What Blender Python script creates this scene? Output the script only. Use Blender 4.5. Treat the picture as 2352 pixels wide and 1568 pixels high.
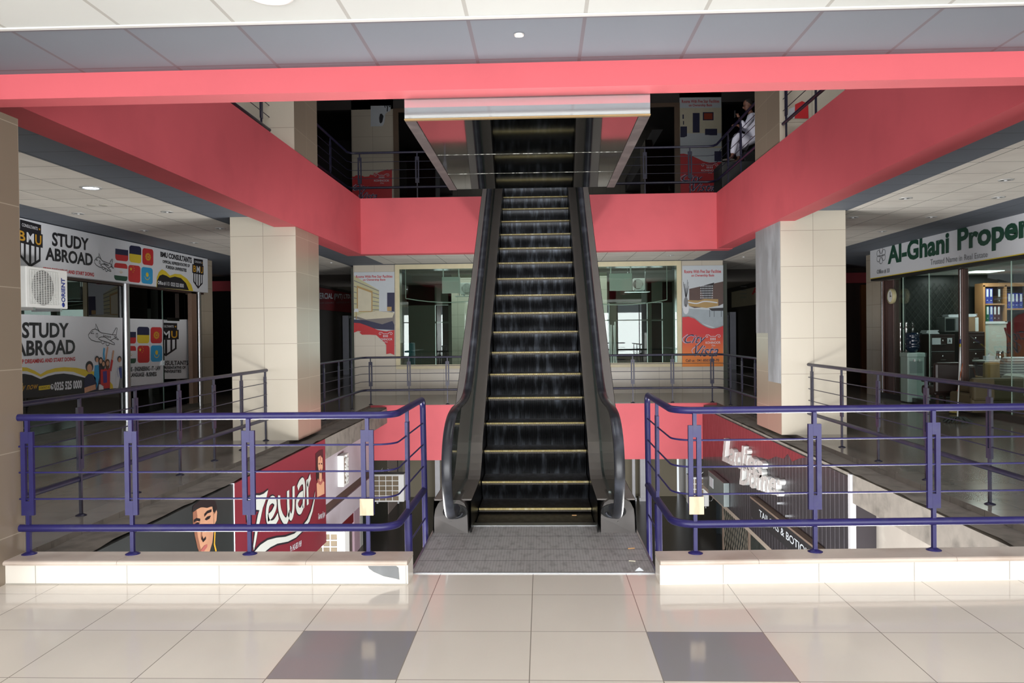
import bpy, bmesh, math, random
from mathutils import Vector, Matrix
random.seed(7)
for o in list(bpy.data.objects): bpy.data.objects.remove(o)
S = bpy.context.scene
COL = S.collection
# ---------------------------------------------------------------- camera
FPX = 1850.0; H = 1.6
_d = Vector((1244-1176, 784-763, FPX)).normalized()
_u = Vector((-math.sin(.0103), math.cos(.0103), 0)); _u = (_u - _d*_u.dot(_d)).normalized()
_r = _u.cross(_d)
CR = Vector((_r[0], _d[0], _u[0])); CU = Vector((_r[1], _d[1], _u[1])); CF = Vector((_r[2], _d[2], _u[2]))
cam = bpy.data.objects.new('camera', bpy.data.cameras.new('camera')); COL.objects.link(cam)
cam.data.sensor_width = 36; cam.data.lens = FPX/2352*36; cam.data.clip_end = 200; cam.data.clip_start = .05
cam.matrix_world = Matrix(((CR.x, CU.x, -CF.x, 0), (CR.y, CU.y, -CF.y, 0), (CR.z, CU.z, -CF.z, H), (0, 0, 0, 1)))
S.camera = cam
# ---------------------------------------------------------------- world, light, exposure
W = bpy.data.worlds.new('sky'); S.world = W; W.use_nodes = True
W.node_tree.nodes['Background'].inputs[0].default_value = (.86, .93, 1, 1)
W.node_tree.nodes['Background'].inputs[1].default_value = 1.1
S.view_settings.view_transform = 'Standard'; S.view_settings.look = 'None'
S.view_settings.gamma = 1; S.view_settings.use_curve_mapping = False
S.view_settings.exposure = 0.0
def area(name, loc, rot, sx, sy, power, col=(1, 1, 1)):
    l = bpy.data.lights.new(name, 'AREA'); l.shape = 'RECTANGLE'; l.size = sx; l.size_y = sy; l.energy = power; l.color = col
    o = bpy.data.objects.new(name, l); o.location = loc; o.rotation_euler = rot; COL.objects.link(o); return o
R90 = math.pi/2
# daylight entering by the tall entrance windows behind the camera, one panel per window bay
for i, cx in enumerate((-6.0, -2.0, 2.0, 6.0)):
    area('entrance_daylight', (cx, -3.35, 1.5), (R90+.06, 0, 0), 3.5, 2.3, 330, (.97, .985, 1))
# daylight of the lower entrance, under the near hall
area('lower_entrance_daylight', (0, 1.2, -2.0), (R90+.25, 0, 0), 8.4, 2.2, 1250, (.98, .98, 1))
# added fill lights, unseen in the lower void, brightening gallery ceilings and fascias
for sx in (-1, 1):
    area('lower_fill_light', (sx*3.7, 9.2, -2.65), (0, sx*(R90+.5), 0), 1.3, 6.2, 900, (1, .98, .95))
# added weak fill from above the void, the roof itself is closed
area('void_top_fill', (0, 9.5, 11.3), (0, 0, 0), 6.0, 8.0, 330, (.95, .97, 1))

# daylight of the storey above, falling through its own front windows
area('upper_hall_daylight', (0, 5.2, 6.2), (R90, 0, 0), 6.5, 2.4, 210, (.97, .985, 1))
# ---------------------------------------------------------------- pixel helpers: where a sight line meets a real plane
def ray(px, py):
    a, b = (px-1176)/FPX, (784-py)/FPX
    return CR*a + CU*b + CF
def onx(x, off=0):
    def f(px, py):
        r = ray(px, py); t = x/r.x
        return Vector((x+off, r.y*t, H+r.z*t))
    return f
def ony(y, off=0):
    def f(px, py):
        r = ray(px, py); t = y/r.y
        return Vector((r.x*t, y+off, H+r.z*t))
    return f
def onz(z):
    def f(px, py):
        r = ray(px, py); t = (z-H)/r.z
        return Vector((r.x*t, r.y*t, z))
    return f
# ---------------------------------------------------------------- materials
MATS = {}
def _base(name, rough=.5, metal=0, spec=.5):
    m = bpy.data.materials.new(name); m.use_nodes = True
    nt = m.node_tree; b = nt.nodes['Principled BSDF']
    b.inputs['Roughness'].default_value = rough; b.inputs['Metallic'].default_value = metal
    b.inputs['Specular IOR Level'].default_value = spec
    return m, nt, b
def N(nt, t, **k):
    n = nt.nodes.new(t)
    for a, v in k.items(): setattr(n, a, v)
    return n
def math_(nt, op, a, b=None, c=None):
    n = N(nt, 'ShaderNodeMath', operation=op)
    for i, v in enumerate((a, b, c)):
        if v is None: continue
        if isinstance(v, (int, float)): n.inputs[i].default_value = v
        else: nt.links.new(v, n.inputs[i])
    return n.outputs[0]
def mixc(nt, fac, a, b, mode='MIX'):
    n = N(nt, 'ShaderNodeMix', data_type='RGBA', blend_type=mode)
    if isinstance(fac, (int, float)): n.inputs[0].default_value = fac
    else: nt.links.new(fac, n.inputs[0])
    for i, v in ((6, a), (7, b)):
        if isinstance(v, tuple): n.inputs[i].default_value = (*v[:3], 1)
        else: nt.links.new(v, n.inputs[i])
    return n.outputs[2]
def lin(c):
    return tuple(((v/255)/12.92 if v/255 <= .04045 else ((v/255+.055)/1.055)**2.4) for v in c)
def mat(name, rgb, rough=.5, metal=0, var=.12, scale=6, bump=0, spec=.5, stretch=(1, 1, 1), dirt=None, dscale=3, dlo=.5, dhi=.75):
    """plain surface with procedural colour variation; rgb in sRGB 0-255"""
    if name in MATS: return MATS[name]
    m, nt, b = _base(name, rough, metal, spec)
    c = lin(rgb)
    tc = N(nt, 'ShaderNodeTexCoord'); mp = N(nt, 'ShaderNodeMapping'); mp.inputs['Scale'].default_value = stretch
    nt.links.new(tc.outputs['Object'], mp.inputs[0])
    no = N(nt, 'ShaderNodeTexNoise'); no.inputs['Scale'].default_value = scale; no.inputs['Detail'].default_value = 5
    nt.links.new(mp.outputs[0], no.inputs['Vector'])
    lo = tuple(v*(1-var) for v in c); hi = tuple(min(1, v*(1+var)) for v in c)
    cr = mixc(nt, no.outputs['Fac'], lo, hi)
    if dirt:
        n2 = N(nt, 'ShaderNodeTexNoise'); n2.inputs['Scale'].default_value = dscale; n2.inputs['Detail'].default_value = 8
        nt.links.new(mp.outputs[0], n2.inputs['Vector'])
        r = N(nt, 'ShaderNodeMapRange'); r.inputs[1].default_value = dlo; r.inputs[2].default_value = dhi
        nt.links.new(n2.outputs['Fac'], r.inputs[0]); cr = mixc(nt, r.outputs[0], cr, lin(dirt))
    nt.links.new(cr, b.inputs['Base Color'])
    if bump:
        bp = N(nt, 'ShaderNodeBump'); bp.inputs['Strength'].default_value = bump; bp.inputs['Distance'].default_value = .01
        nt.links.new(no.outputs['Fac'], bp.inputs['Height']); nt.links.new(bp.outputs[0], b.inputs['Normal'])
    MATS[name] = m; return m
def tiles(name, rgb, grout, size, off=(0, 0, 0), axes='xy', gw=.006, rough=.3, var=.05, cell=.06, alt=None, mott=8, spec=.5, dirt=None, stag=0, bump=.0):
    """grid of tiles with joints; axes gives the two object axes; alt=(rgb, fn) extra tile colour"""
    if name in MATS: return MATS[name]
    m, nt, b = _base(name, rough, 0, spec)
    tc = N(nt, 'ShaderNodeTexCoord'); sp = N(nt, 'ShaderNodeSeparateXYZ'); nt.links.new(tc.outputs['Object'], sp.inputs[0])
    ax = {'x': 0, 'y': 1, 'z': 2}; cells = []; mask = None
    for i, a in enumerate(axes):
        q = math_(nt, 'SUBTRACT', sp.outputs[ax[a]], off[i]); q = math_(nt, 'DIVIDE', q, size[i])
        if i == 0 and stag:
            q2 = math_(nt, 'DIVIDE', math_(nt, 'SUBTRACT', sp.outputs[ax[axes[1]]], off[1]), size[1])
            q = math_(nt, 'ADD', q, math_(nt, 'MULTIPLY', math_(nt, 'FLOOR', q2), stag))
        fl = math_(nt, 'FLOOR', q); fr = math_(nt, 'SUBTRACT', q, fl); cells.append(fl)
        e = math_(nt, 'MINIMUM', fr, math_(nt, 'SUBTRACT', 1, fr)); e = math_(nt, 'MULTIPLY', e, size[i])
        g = math_(nt, 'LESS_THAN', e, gw/2); mask = g if mask is None else math_(nt, 'MAXIMUM', mask, g)
    cb = N(nt, 'ShaderNodeCombineXYZ'); nt.links.new(cells[0], cb.inputs[0]); nt.links.new(cells[1], cb.inputs[1])
    wn = N(nt, 'ShaderNodeTexWhiteNoise'); nt.links.new(cb.outputs[0], wn.inputs['Vector'])
    no = N(nt, 'ShaderNodeTexNoise'); no.inputs['Scale'].default_value = mott; no.inputs['Detail'].default_value = 6
    mp = N(nt, 'ShaderNodeMapping'); mp.inputs['Scale'].default_value = (1, .45, 1); nt.links.new(tc.outputs['Object'], mp.inputs[0]); nt.links.new(mp.outputs[0], no.inputs['Vector'])
    c = lin(rgb); lo = tuple(v*(1-var) for v in c); hi = tuple(v*(1+var) for v in c)
    cr = mixc(nt, no.outputs['Fac'], lo, hi)
    if alt:
        am = alt[1](nt, sp); cr = mixc(nt, am, cr, lin(alt[0]))
    k = math_(nt, 'MULTIPLY_ADD', wn.outputs['Value'], cell*2, 1-cell)
    vm = N(nt, 'ShaderNodeVectorMath', operation='SCALE'); nt.links.new(cr, vm.inputs[0]); nt.links.new(k, vm.inputs['Scale'])
    cr = vm.outputs[0]
    if dirt:
        n2 = N(nt, 'ShaderNodeTexNoise'); n2.inputs['Scale'].default_value = 1.6; n2.inputs['Detail'].default_value = 9
        nt.links.new(tc.outputs['Object'], n2.inputs['Vector'])
        r = N(nt, 'ShaderNodeMapRange'); r.inputs[1].default_value = .5; r.inputs[2].default_value = .8
        nt.links.new(n2.outputs['Fac'], r.inputs[0]); cr = mixc(nt, r.outputs[0], cr, lin(dirt))
    cr = mixc(nt, mask, cr, lin(grout)); nt.links.new(cr, b.inputs['Base Color'])
    if bump:
        bp = N(nt, 'ShaderNodeBump'); bp.inputs['Strength'].default_value = bump; bp.inputs['Distance'].default_value = .01
        nt.links.new(no.outputs['Fac'], bp.inputs['Height']); nt.links.new(bp.outputs[0], b.inputs['Normal'])
    MATS[name] = m; return m
def stripes(name, a, bcol, period, axis='x', duty=.5, rough=.4, metal=.6, bump=.5, blotch=None):
    if name in MATS: return MATS[name]
    m, nt, b = _base(name, rough, metal)
    tc = N(nt, 'ShaderNodeTexCoord'); sp = N(nt, 'ShaderNodeSeparateXYZ'); nt.links.new(tc.outputs['Object'], sp.inputs[0])
    q = math_(nt, 'FRACT', math_(nt, 'DIVIDE', sp.outputs['xyz'.index(axis)], period))
    s = math_(nt, 'GREATER_THAN', q, duty)
    cr = mixc(nt, s, lin(a), lin(bcol))
    no = N(nt, 'ShaderNodeTexNoise'); no.inputs['Scale'].default_value = 9; no.inputs['Detail'].default_value = 6
    mp = N(nt, 'ShaderNodeMapping'); mp.inputs['Scale'].default_value = (2.2, 1, .35); nt.links.new(tc.outputs['Object'], mp.inputs[0]); nt.links.new(mp.outputs[0], no.inputs['Vector'])
    if blotch:
        r = N(nt, 'ShaderNodeMapRange'); r.inputs[1].default_value = .5; r.inputs[2].default_value = .72
        nt.links.new(no.outputs['Fac'], r.inputs[0]); cr = mixc(nt, math_(nt, 'MULTIPLY', r.outputs[0], .6), cr, lin(blotch))
    nt.links.new(cr, b.inputs['Base Color'])
    nt.links.new(math_(nt, 'MULTIPLY_ADD', no.outputs['Fac'], .35, rough-.12), b.inputs['Roughness'])
    bp = N(nt, 'ShaderNodeBump'); bp.inputs['Strength'].default_value = bump; bp.inputs['Distance'].default_value = .003
    nt.links.new(s, bp.inputs['Height']); nt.links.new(bp.outputs[0], b.inputs['Normal'])
    MATS[name] = m; return m
def glass(name, tint=(200, 225, 215), refl=.12, rough=.01, see=.9):
    """thin architectural glass: clear pane that also mirrors"""
    if name in MATS: return MATS[name]
    m = bpy.data.materials.new(name); m.use_nodes = True; nt = m.node_tree; nt.nodes.clear()
    out = N(nt, 'ShaderNodeOutputMaterial'); t = N(nt, 'ShaderNodeBsdfTransparent'); g = N(nt, 'ShaderNodeBsdfGlossy')
    t.inputs[0].default_value = (*lin(tint), 1); g.inputs['Roughness'].default_value = rough
    fr = N(nt, 'ShaderNodeFresnel'); ge = N(nt, 'ShaderNodeNewGeometry')
    nt.links.new(math_(nt, 'MULTIPLY_ADD', ge.outputs['Backfacing'], 1/1.5-1.5, 1.5), fr.inputs[0])
    f = math_(nt, 'MINIMUM', math_(nt, 'MULTIPLY_ADD', fr.outputs[0], .75, refl), 1.0)
    mx = N(nt, 'ShaderNodeMixShader'); nt.links.new(f, mx.inputs[0]); nt.links.new(t.outputs[0], mx.inputs[1]); nt.links.new(g.outputs[0], mx.inputs[2])
    nt.links.new(mx.outputs[0], out.inputs[0]); MATS[name] = m; return m
def emit(name, rgb, s):
    if name in MATS: return MATS[name]
    m, nt, b = _base(name); b.inputs['Emission Color'].default_value = (*lin(rgb), 1); b.inputs['Emission Strength'].default_value = s
    b.inputs['Base Color'].default_value = (*lin(rgb), 1); MATS[name] = m; return m
# ---------------------------------------------------------------- mesh building
class MB:
    def __init__(s): s.v = []; s.f = []; s.m = []; s.sm = []
    def add(s, vs, fs, mi=0, smooth=False):
        n = len(s.v); s.v += [tuple(v) for v in vs]
        for f in fs: s.f.append(tuple(i+n for i in f)); s.m.append(mi); s.sm.append(smooth)
        return s
    def box(s, x0, x1, y0, y1, z0, z1, mi=0, bev=0):
        x0, x1 = min(x0, x1), max(x0, x1); y0, y1 = min(y0, y1), max(y0, y1); z0, z1 = min(z0, z1), max(z0, z1)
        if bev:
            bm = bmesh.new(); bmesh.ops.create_cube(bm, size=1)
            for v in bm.verts: v.co = Vector(((x0+x1)/2+v.co.x*(x1-x0), (y0+y1)/2+v.co.y*(y1-y0), (z0+z1)/2+v.co.z*(z1-z0)))
            bmesh.ops.bevel(bm, geom=bm.edges[:], offset=bev, segments=2, affect='EDGES', profile=.5)
            s.add([v.co[:] for v in bm.verts], [[v.index for v in f.verts] for f in bm.faces], mi); bm.free(); return s
        v = [(x0, y0, z0), (x1, y0, z0), (x1, y1, z0), (x0, y1, z0), (x0, y0, z1), (x1, y0, z1), (x1, y1, z1), (x0, y1, z1)]
        return s.add(v, [(0, 3, 2, 1), (4, 5, 6, 7), (0, 1, 5, 4), (1, 2, 6, 5), (2, 3, 7, 6), (3, 0, 4, 7)], mi)
    def prism(s, poly, d, mi=0, smooth=False):
        """extrude a 3-D polygon by vector d"""
        n = len(poly); P = [Vector(p) for p in poly]; d = Vector(d)
        vs = P+[p+d for p in P]
        fs = [tuple(range(n)), tuple(range(2*n-1, n-1, -1))]+[(i, (i+1) % n, n+(i+1) % n, n+i) for i in range(n)]
        return s.add(vs, fs, mi, smooth)
    def tube(s, path, r, seg=12, mi=0, closed=False, rx=None, up=None, cap=True, radii=None):
        P = [Vector(p) for p in path]; n = len(P); rings = []; prev = None
        for i, p in enumerate(P):
            a = P[i-1] if i > 0 else P[i]; b = P[i+1] if i < n-1 else P[i]
            t = ((b-p).normalized()+(p-a).normalized()) if 0 < i < n-1 else (b-a)
            t = t.normalized()
            u = Vector(up) if up else (prev if prev else (Vector((0, 0, 1)) if abs(t.z) < .9 else Vector((0, 1, 0))))
            u = (u-t*u.dot(t)).normalized(); w = t.cross(u); prev = u
            k = 1
            if 0 < i < n-1:
                c = (b-p).normalized().dot((p-a).normalized()); k = 1/max(.5, math.sqrt((1+c)/2))
            rr = radii[i] if radii else r
            rings.append([p+(u*math.cos(q)*rr+w*math.sin(q)*(rx if rx else rr))*(1) for q in [2*math.pi*j/seg for j in range(seg)]])
        vs = [v for ring in rings for v in ring]; fs = []
        for i in range(n-1):
            for j in range(seg): fs.append((i*seg+j, i*seg+(j+1) % seg, (i+1)*seg+(j+1) % seg, (i+1)*seg+j))
        s.add(vs, fs, mi, True)
        if cap: s.add(rings[0], [tuple(range(seg-1, -1, -1))], mi); s.add(rings[-1], [tuple(range(seg))], mi)
        return s
    def lathe(s, c, prof, seg=24, axis='z', mi=0):
        c = Vector(c); vs = []; fs = []
        for r, h in prof:
            for j in range(seg):
                a = 2*math.pi*j/seg; x, y = r*math.cos(a), r*math.sin(a)
                vs.append(c+(Vector((x, y, h)) if axis == 'z' else Vector((x, h, y)) if axis == 'y' else Vector((h, x, y))))
        for i in range(len(prof)-1):
            for j in range(seg): fs.append((i*seg+j, i*seg+(j+1) % seg, (i+1)*seg+(j+1) % seg, (i+1)*seg+j))
        return s.add(vs, fs, mi, True)
    def strip(s, pts, w, nrm, th=.0, mi=0):
        """flat stroke of width w along pts, lying in the plane with normal nrm"""
        P = [Vector(p) for p in pts]; nrm = Vector(nrm); L = []; Rr = []
        for i, p in enumerate(P):
            t = (P[min(i+1, len(P)-1)]-P[max(i-1, 0)]).normalized(); q = nrm.cross(t)*(w/2)
            L.append(p+q); Rr.append(p-q)
        n = len(P)
        return s.add(L+Rr, [(i, i+1, n+i+1, n+i) for i in range(n-1)], mi)
def link(name, mb, mats, parent=None, loc=None, label=None):
    root = parent
    while root is not None and root.parent is not None: root = root.parent
    L = Vector(loc) if loc is not None else (Vector(root['_o']) if root is not None and '_o' in root else (root.location.copy() if root is not None else Vector((0, 0, 0))))
    me = bpy.data.meshes.new(name)
    me.from_pydata([(v[0]-L.x, v[1]-L.y, v[2]-L.z) for v in mb.v], [], mb.f)
    for m in (mats if isinstance(mats, (list, tuple)) else [mats]): me.materials.append(m)
    me.polygons.foreach_set('material_index', mb.m); me.polygons.foreach_set('use_smooth', mb.sm)
    bm = bmesh.new(); bm.from_mesh(me); bmesh.ops.recalc_face_normals(bm, faces=bm.faces[:]); bm.to_mesh(me); bm.free()
    o = bpy.data.objects.new(name, me); COL.objects.link(o)
    if parent is not None: o.parent = parent
    else: o.location = L
    if label: o['label'] = label
    return o
def struct(name, mb, mats):
    o = link(name, mb, mats); o['kind'] = 'structure'; return o
def tag(o, label, cat, group=None):
    o['label'] = label; o['category'] = cat
    if group: o['group'] = group
    return o
def thing(name, loc, label, cat, group=None):
    o = bpy.data.objects.new(name, None); COL.objects.link(o); o.location = loc; o.empty_display_size = .1
    return tag(o, label, cat, group)
def solo(name, mb, mats, loc, label, cat, group=None):
    return tag(link(name, mb, mats, loc=loc), label, cat, group)
def copytree(o, parent=None):
    c = o.copy(); COL.objects.link(c)
    if parent is not None: c.parent = parent
    for ch in list(o.children):
        copytree(ch, c)
    return c
# ---------------------------------------------------------------- lettering
_tc = {}
def glyphs(txt, bold=0, shear=0):
    k = (txt, bold, shear)
    if k in _tc: return _tc[k]
    cu = bpy.data.curves.new('t', 'FONT'); cu.body = txt; cu.size = 1; cu.offset = bold; cu.shear = shear; cu.resolution_u = 3
    ob = bpy.data.objects.new('t', cu); COL.objects.link(ob)
    dg = bpy.context.evaluated_depsgraph_get(); dg.update()
    me = bpy.data.meshes.new_from_object(ob.evaluated_get(dg))
    vs = [(v.co.x, v.co.y) for v in me.vertices]; fs = [tuple(p.vertices) for p in me.polygons]
    bpy.data.objects.remove(ob); bpy.data.meshes.remove(me)
    x0 = min(v[0] for v in vs); x1 = max(v[0] for v in vs); y0 = min(v[1] for v in vs); y1 = max(v[1] for v in vs)
    vs = [((x-x0)/(x1-x0), (y-y0)/(y1-y0)) for x, y in vs]
    _tc[k] = (vs, fs); return _tc[k]
class Art:
    """flat printed artwork: unit coordinates mapped on a real board given by its corners bl,br,tr,tl"""
    def __init__(s, bl, br, tr, tl, nrm): s.c = [Vector(p) for p in (bl, br, tr, tl)]; s.n = Vector(nrm)
    def at(s, u, v, lay=1):
        a, b, c, d = s.c
        return a*(1-u)*(1-v)+b*u*(1-v)+c*u*v+d*(1-u)*v+s.n*(.0016*lay)
    def poly(s, mb, pts, lay=1, mi=0): return mb.add([s.at(u, v, lay) for u, v in pts], [tuple(range(len(pts)))], mi)
    def rect(s, mb, u0, v0, u1, v1, lay=1, mi=0): return s.poly(mb, [(u0, v0), (u1, v0), (u1, v1), (u0, v1)], lay, mi)
    def ell(s, mb, u, v, ru, rv, lay=1, mi=0, n=20): return s.poly(mb, [(u+ru*math.cos(2*math.pi*i/n), v+rv*math.sin(2*math.pi*i/n)) for i in range(n)], lay, mi)
    def rr(s, mb, u0, v0, u1, v1, r=.18, lay=1, mi=0, lo=0, hi=1):
        """rounded rectangle, clipped to the band lo..hi of its height"""
        pts = []
        for cx, cy, a0 in ((1-r, r, -90), (1-r, 1-r, 0), (r, 1-r, 90), (r, r, 180)):
            for i in range(6):
                a = math.radians(a0+i*18); pts.append((cx+r*math.cos(a), cy+r*math.sin(a)))
        pts = [(x, min(hi, max(lo, y))) for x, y in pts]
        q = []
        for p in pts:
            if not q or (abs(p[0]-q[-1][0])+abs(p[1]-q[-1][1])) > 1e-4: q.append(p)
        if lo > r or hi < 1-r:
            xs = {}
            if lo > r: q = [p for p in q if p[1] > lo+1e-5]; q += [(0, lo), (1, lo)]
            if hi < 1-r: q = [p for p in q if p[1] < hi-1e-5]; q += [(0, hi), (1, hi)]
            cx = .5; cy = (lo+hi)/2; q.sort(key=lambda p: math.atan2(p[1]-cy, p[0]-cx))
        return s.poly(mb, [(u0+x*(u1-u0), v0+y*(v1-v0)) for x, y in q], lay, mi)
    def text(s, mb, t, u0, v0, u1, v1, lay=2, mi=0, bold=0, shear=0):
        vs, fs = glyphs(t, bold, shear)
        return mb.add([s.at(u0+x*(u1-u0), v0+y*(v1-v0), lay) for x, y in vs], fs, mi)
    def tq(s, mb, t, bl, br, tr, tl, lay=2, mi=0, bold=0, shear=0):
        vs, fs = glyphs(t, bold, shear); out = []
        for x, y in vs:
            u = bl[0]*(1-x)*(1-y)+br[0]*x*(1-y)+tr[0]*x*y+tl[0]*(1-x)*y; v = bl[1]*(1-x)*(1-y)+br[1]*x*(1-y)+tr[1]*x*y+tl[1]*(1-x)*y
            out.append(s.at(u, v, lay))
        return mb.add(out, fs, mi)
    def line(s, mb, pts, w, lay=2, mi=0): return mb.strip([s.at(u, v, lay) for u, v in pts], w, s.n, mi=mi)
def smoothpts(pts, n=4):
    """Catmull-Rom through 2-D points"""
    out = []
    P = [pts[0]]+list(pts)+[pts[-1]]
    for i in range(1, len(P)-2):
        for k in range(n):
            t = k/n; r = []
            for j in range(len(pts[0])):
                a, b, c, d = P[i-1][j], P[i][j], P[i+1][j], P[i+2][j]
                r.append(.5*((2*b)+(-a+c)*t+(2*a-5*b+4*c-d)*t*t+(-a+3*b-3*c+d)*t**3))
            out.append(tuple(r))
    out.append(tuple(pts[-1])); return out
# ---------------------------------------------------------------- palette
SHADEBLUE = mat('shade darkened navy rail paint', (22, 21, 46), .42, var=.3, scale=14, dirt=(44, 40, 46), dscale=7, dlo=.5, dhi=.8)  # navy rail colour darkened to carry the gallery shade, with dust over it
RED = mat('red wall paint', (196, 84, 92), .62, var=.05, scale=3, bump=.06, dirt=(176, 74, 82), dscale=1.2, dlo=.5, dhi=.9)
GALF = tiles('gallery floor tile', (136, 130, 122), (70, 65, 60), (.6, .6), gw=.004, rough=.16, cell=.05, dirt=(112, 108, 100))
def alt_mask(nt, sp):
    ax = math_(nt, 'ABSOLUTE', math_(nt, 'ADD', sp.outputs[0], .073))
    a = math_(nt, 'LESS_THAN', math_(nt, 'ABSOLUTE', math_(nt, 'SUBTRACT', ax, .921)), .307)
    b = math_(nt, 'LESS_THAN', math_(nt, 'ABSOLUTE', math_(nt, 'SUBTRACT', math_(nt, 'FRACT', math_(nt, 'DIVIDE', math_(nt, 'SUBTRACT', sp.outputs[1], 3.69), 2.42)), .125)), .125)
    return math_(nt, 'MULTIPLY', a, b)
NEARF = tiles('polished beige floor tile', (228, 220, 210), (150, 142, 132), (.614, .605), (-.073, 3.69), gw=.005, rough=.09, var=.06, cell=.03, alt=((150, 147, 150), alt_mask), mott=3, spec=.45)
CREAM = tiles('cream ceiling tile', (198, 200, 198), (168, 166, 162), (.605, .605), (-2.785, 4.14), gw=.02, rough=.75, var=.02, cell=.02, mott=2)
GREYC = tiles('grey ceiling tile', (108, 114, 124), (98, 92, 100), (.605, .61), (-2.785, 4.18), gw=.02, rough=.7, var=.04, cell=.02, mott=2)
SIDEC = tiles('gallery ceiling tile', (228, 224, 216), (120, 118, 112), (.655, .655), (-5.03, 7.0), gw=.012, rough=.8, var=.04, cell=.05, mott=3, dirt=(214, 208, 200))
SIDEG = tiles('dark grey gallery ceiling tile', (104, 111, 122), (64, 68, 76), (4, .655), (-9, 7.0), gw=.012, rough=.7, var=.05, cell=.03, mott=2)
WHITEMARB = mat('white marble facing', (236, 230, 220), .3, var=.03)
CAPMARB = mat('pink beige marble cap', (216, 202, 190), .32, var=.07, scale=5, dirt=(186, 168, 154), dscale=2.5)
CONC = mat('dusty concrete', (128, 122, 114), .9, var=.25, scale=7, bump=.4, dirt=(92, 88, 82), dscale=4)
CONCL = mat('rendered concrete wall', (150, 144, 136), .85, var=.12, scale=3, bump=.1, dirt=(176, 170, 162), dscale=1.5)
BLUE = mat('navy blue rail paint', (36, 32, 90), .4, var=.25, scale=14, spec=.5, dirt=(56, 56, 92), dscale=9, dlo=.58, dhi=.8)
DUSTB = BLUE
STEEL = mat('brushed stainless steel', (170, 172, 174), .3, 1, var=.06, scale=30)
CHROME = mat('polished chrome', (215, 215, 215), .12, 1, var=.02)
DARKWOOD = mat('dark wood', (58, 38, 30), .45, var=.3, scale=12, stretch=(1, 1, .15))
BLACK = mat('black plastic', (22, 22, 24), .45, var=.1)
WHITEP = mat('white plastic', (226, 228, 226), .4, var=.03)
P_WHITE = mat('white print', (214, 218, 224), .45, var=.02)
P_BLACK = mat('black print', (24, 22, 30), .45, var=.05)
P_RED = mat('red print', (190, 38, 44), .45, var=.05)
P_YEL = mat('yellow print', (214, 190, 48), .45, var=.05)
P_GOLD = mat('gold print', (200, 150, 40), .45, var=.05)
P_BLUE = mat('blue print', (36, 54, 140), .45, var=.05)
P_SKY = mat('sky blue print', (40, 152, 206), .45, var=.05)
P_GREEN = mat('green print', (20, 70, 52), .45, var=.05)
P_NAVY = mat('navy print', (26, 28, 66), .45, var=.05)
P_SKIN = mat('printed skin tone', (200, 150, 120), .45, var=.12, scale=14)
P_SILVER = mat('silver print', (186, 190, 184), .45, var=.04)
P_GREY = mat('grey print', (120, 122, 126), .45, var=.08)
# ================================================================ STRUCTURE
def sbox(name, m, *a, **k): return struct(name, MB().box(*a, **k), m)
LW, RW = -7.9, 8.0          # shop front planes
sbox('floor', NEARF, -9.5, 9.5, -3.0, 5.36, -.35, 0)
sbox('floor', GALF, -13, -3.87, 5.36, 36, -.35, 0)
sbox('floor', GALF, 3.87, 13, 5.36, 36, -.35, 0)
sbox('floor', GALF, -3.87, 3.87, 18.05, 36, -.35, 0)
# chipped concrete ledges a step below the gallery floors
def ledge(x0, x1, y0, y1, zt, edge, nm):
    mb = MB(); n = 60; rnd = random.Random(3); vs = []
    for i in range(n+1):
        y = y0+(y1-y0)*i/n; j = rnd.uniform(-.012, .012)
        xe = edge[0]+ (rnd.uniform(-.01, .02) if i % 3 else rnd.uniform(0, .05))*edge[1]
        vs += [(x0, y, zt+j*.4), (x1, y, zt+j), (xe, y, zt+j), (xe, y, zt+.05)]
    fs = []
    for i in range(n):
        a, b = i*4, i*4+4; fs += [(a, a+1, b+1, b), (a+2, a+3, b+3, b+2)]
    mb.add(vs, fs); mb.box(x0, x1, y0, y1, zt-.35, zt-.02); return struct(nm, mb, CONC)
ledge(-3.87, -3.5, 5.36, 18.05, -.055, (-3.866, -1), 'trim_1')
ledge(3.87, 3.57, 5.36, 18.05, -.06, (3.866, 1), 'trim_2')
# basement
BAS = mat('basement dark floor', (52, 50, 50), .25, var=.1)
sbox('floor', BAS, -9.5, 9.5, 0, 25, -3.6, -3.4)
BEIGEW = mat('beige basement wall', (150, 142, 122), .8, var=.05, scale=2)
sbox('wall_back', BEIGEW, -4.3, 4.05, 24.5, 24.8, -3.4, -.35)
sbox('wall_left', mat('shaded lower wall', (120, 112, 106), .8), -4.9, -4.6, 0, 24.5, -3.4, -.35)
sbox('wall_right', CONCL, 3.87, 4.17, 5.3, 9.5, -3.4, -.06)
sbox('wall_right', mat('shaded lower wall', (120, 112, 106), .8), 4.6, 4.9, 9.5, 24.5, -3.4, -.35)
sbox('trim_3', RED, -3.87, 3.87, 18.02, 18.3, -1.25, -.006)            # lower red beam across the void
sbox('ceiling', mat('basement ceiling', (170, 165, 160), .8), -4.6, 4.6, 18.3, 24.5, -.6, -.35)
LILAC = mat('white lilac fascia paint', (190, 184, 192), .6, var=.04, scale=2, dirt=(168, 158, 164), dscale=1)
mb = MB().box(-4.3, -3.86, 13.32, 18.05, -1.42, -.06)
struct('wall_left', mb, LILAC)
sbox('trim_4', mat('brown painted band', (84, 66, 60), .6), -4.3, -3.9, 13.32, 18.05, -1.6, -1.42)
sbox('wall_left', LILAC, -4.3, -3.86, 13.32, 18.05, -2.02, -1.6)
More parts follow.
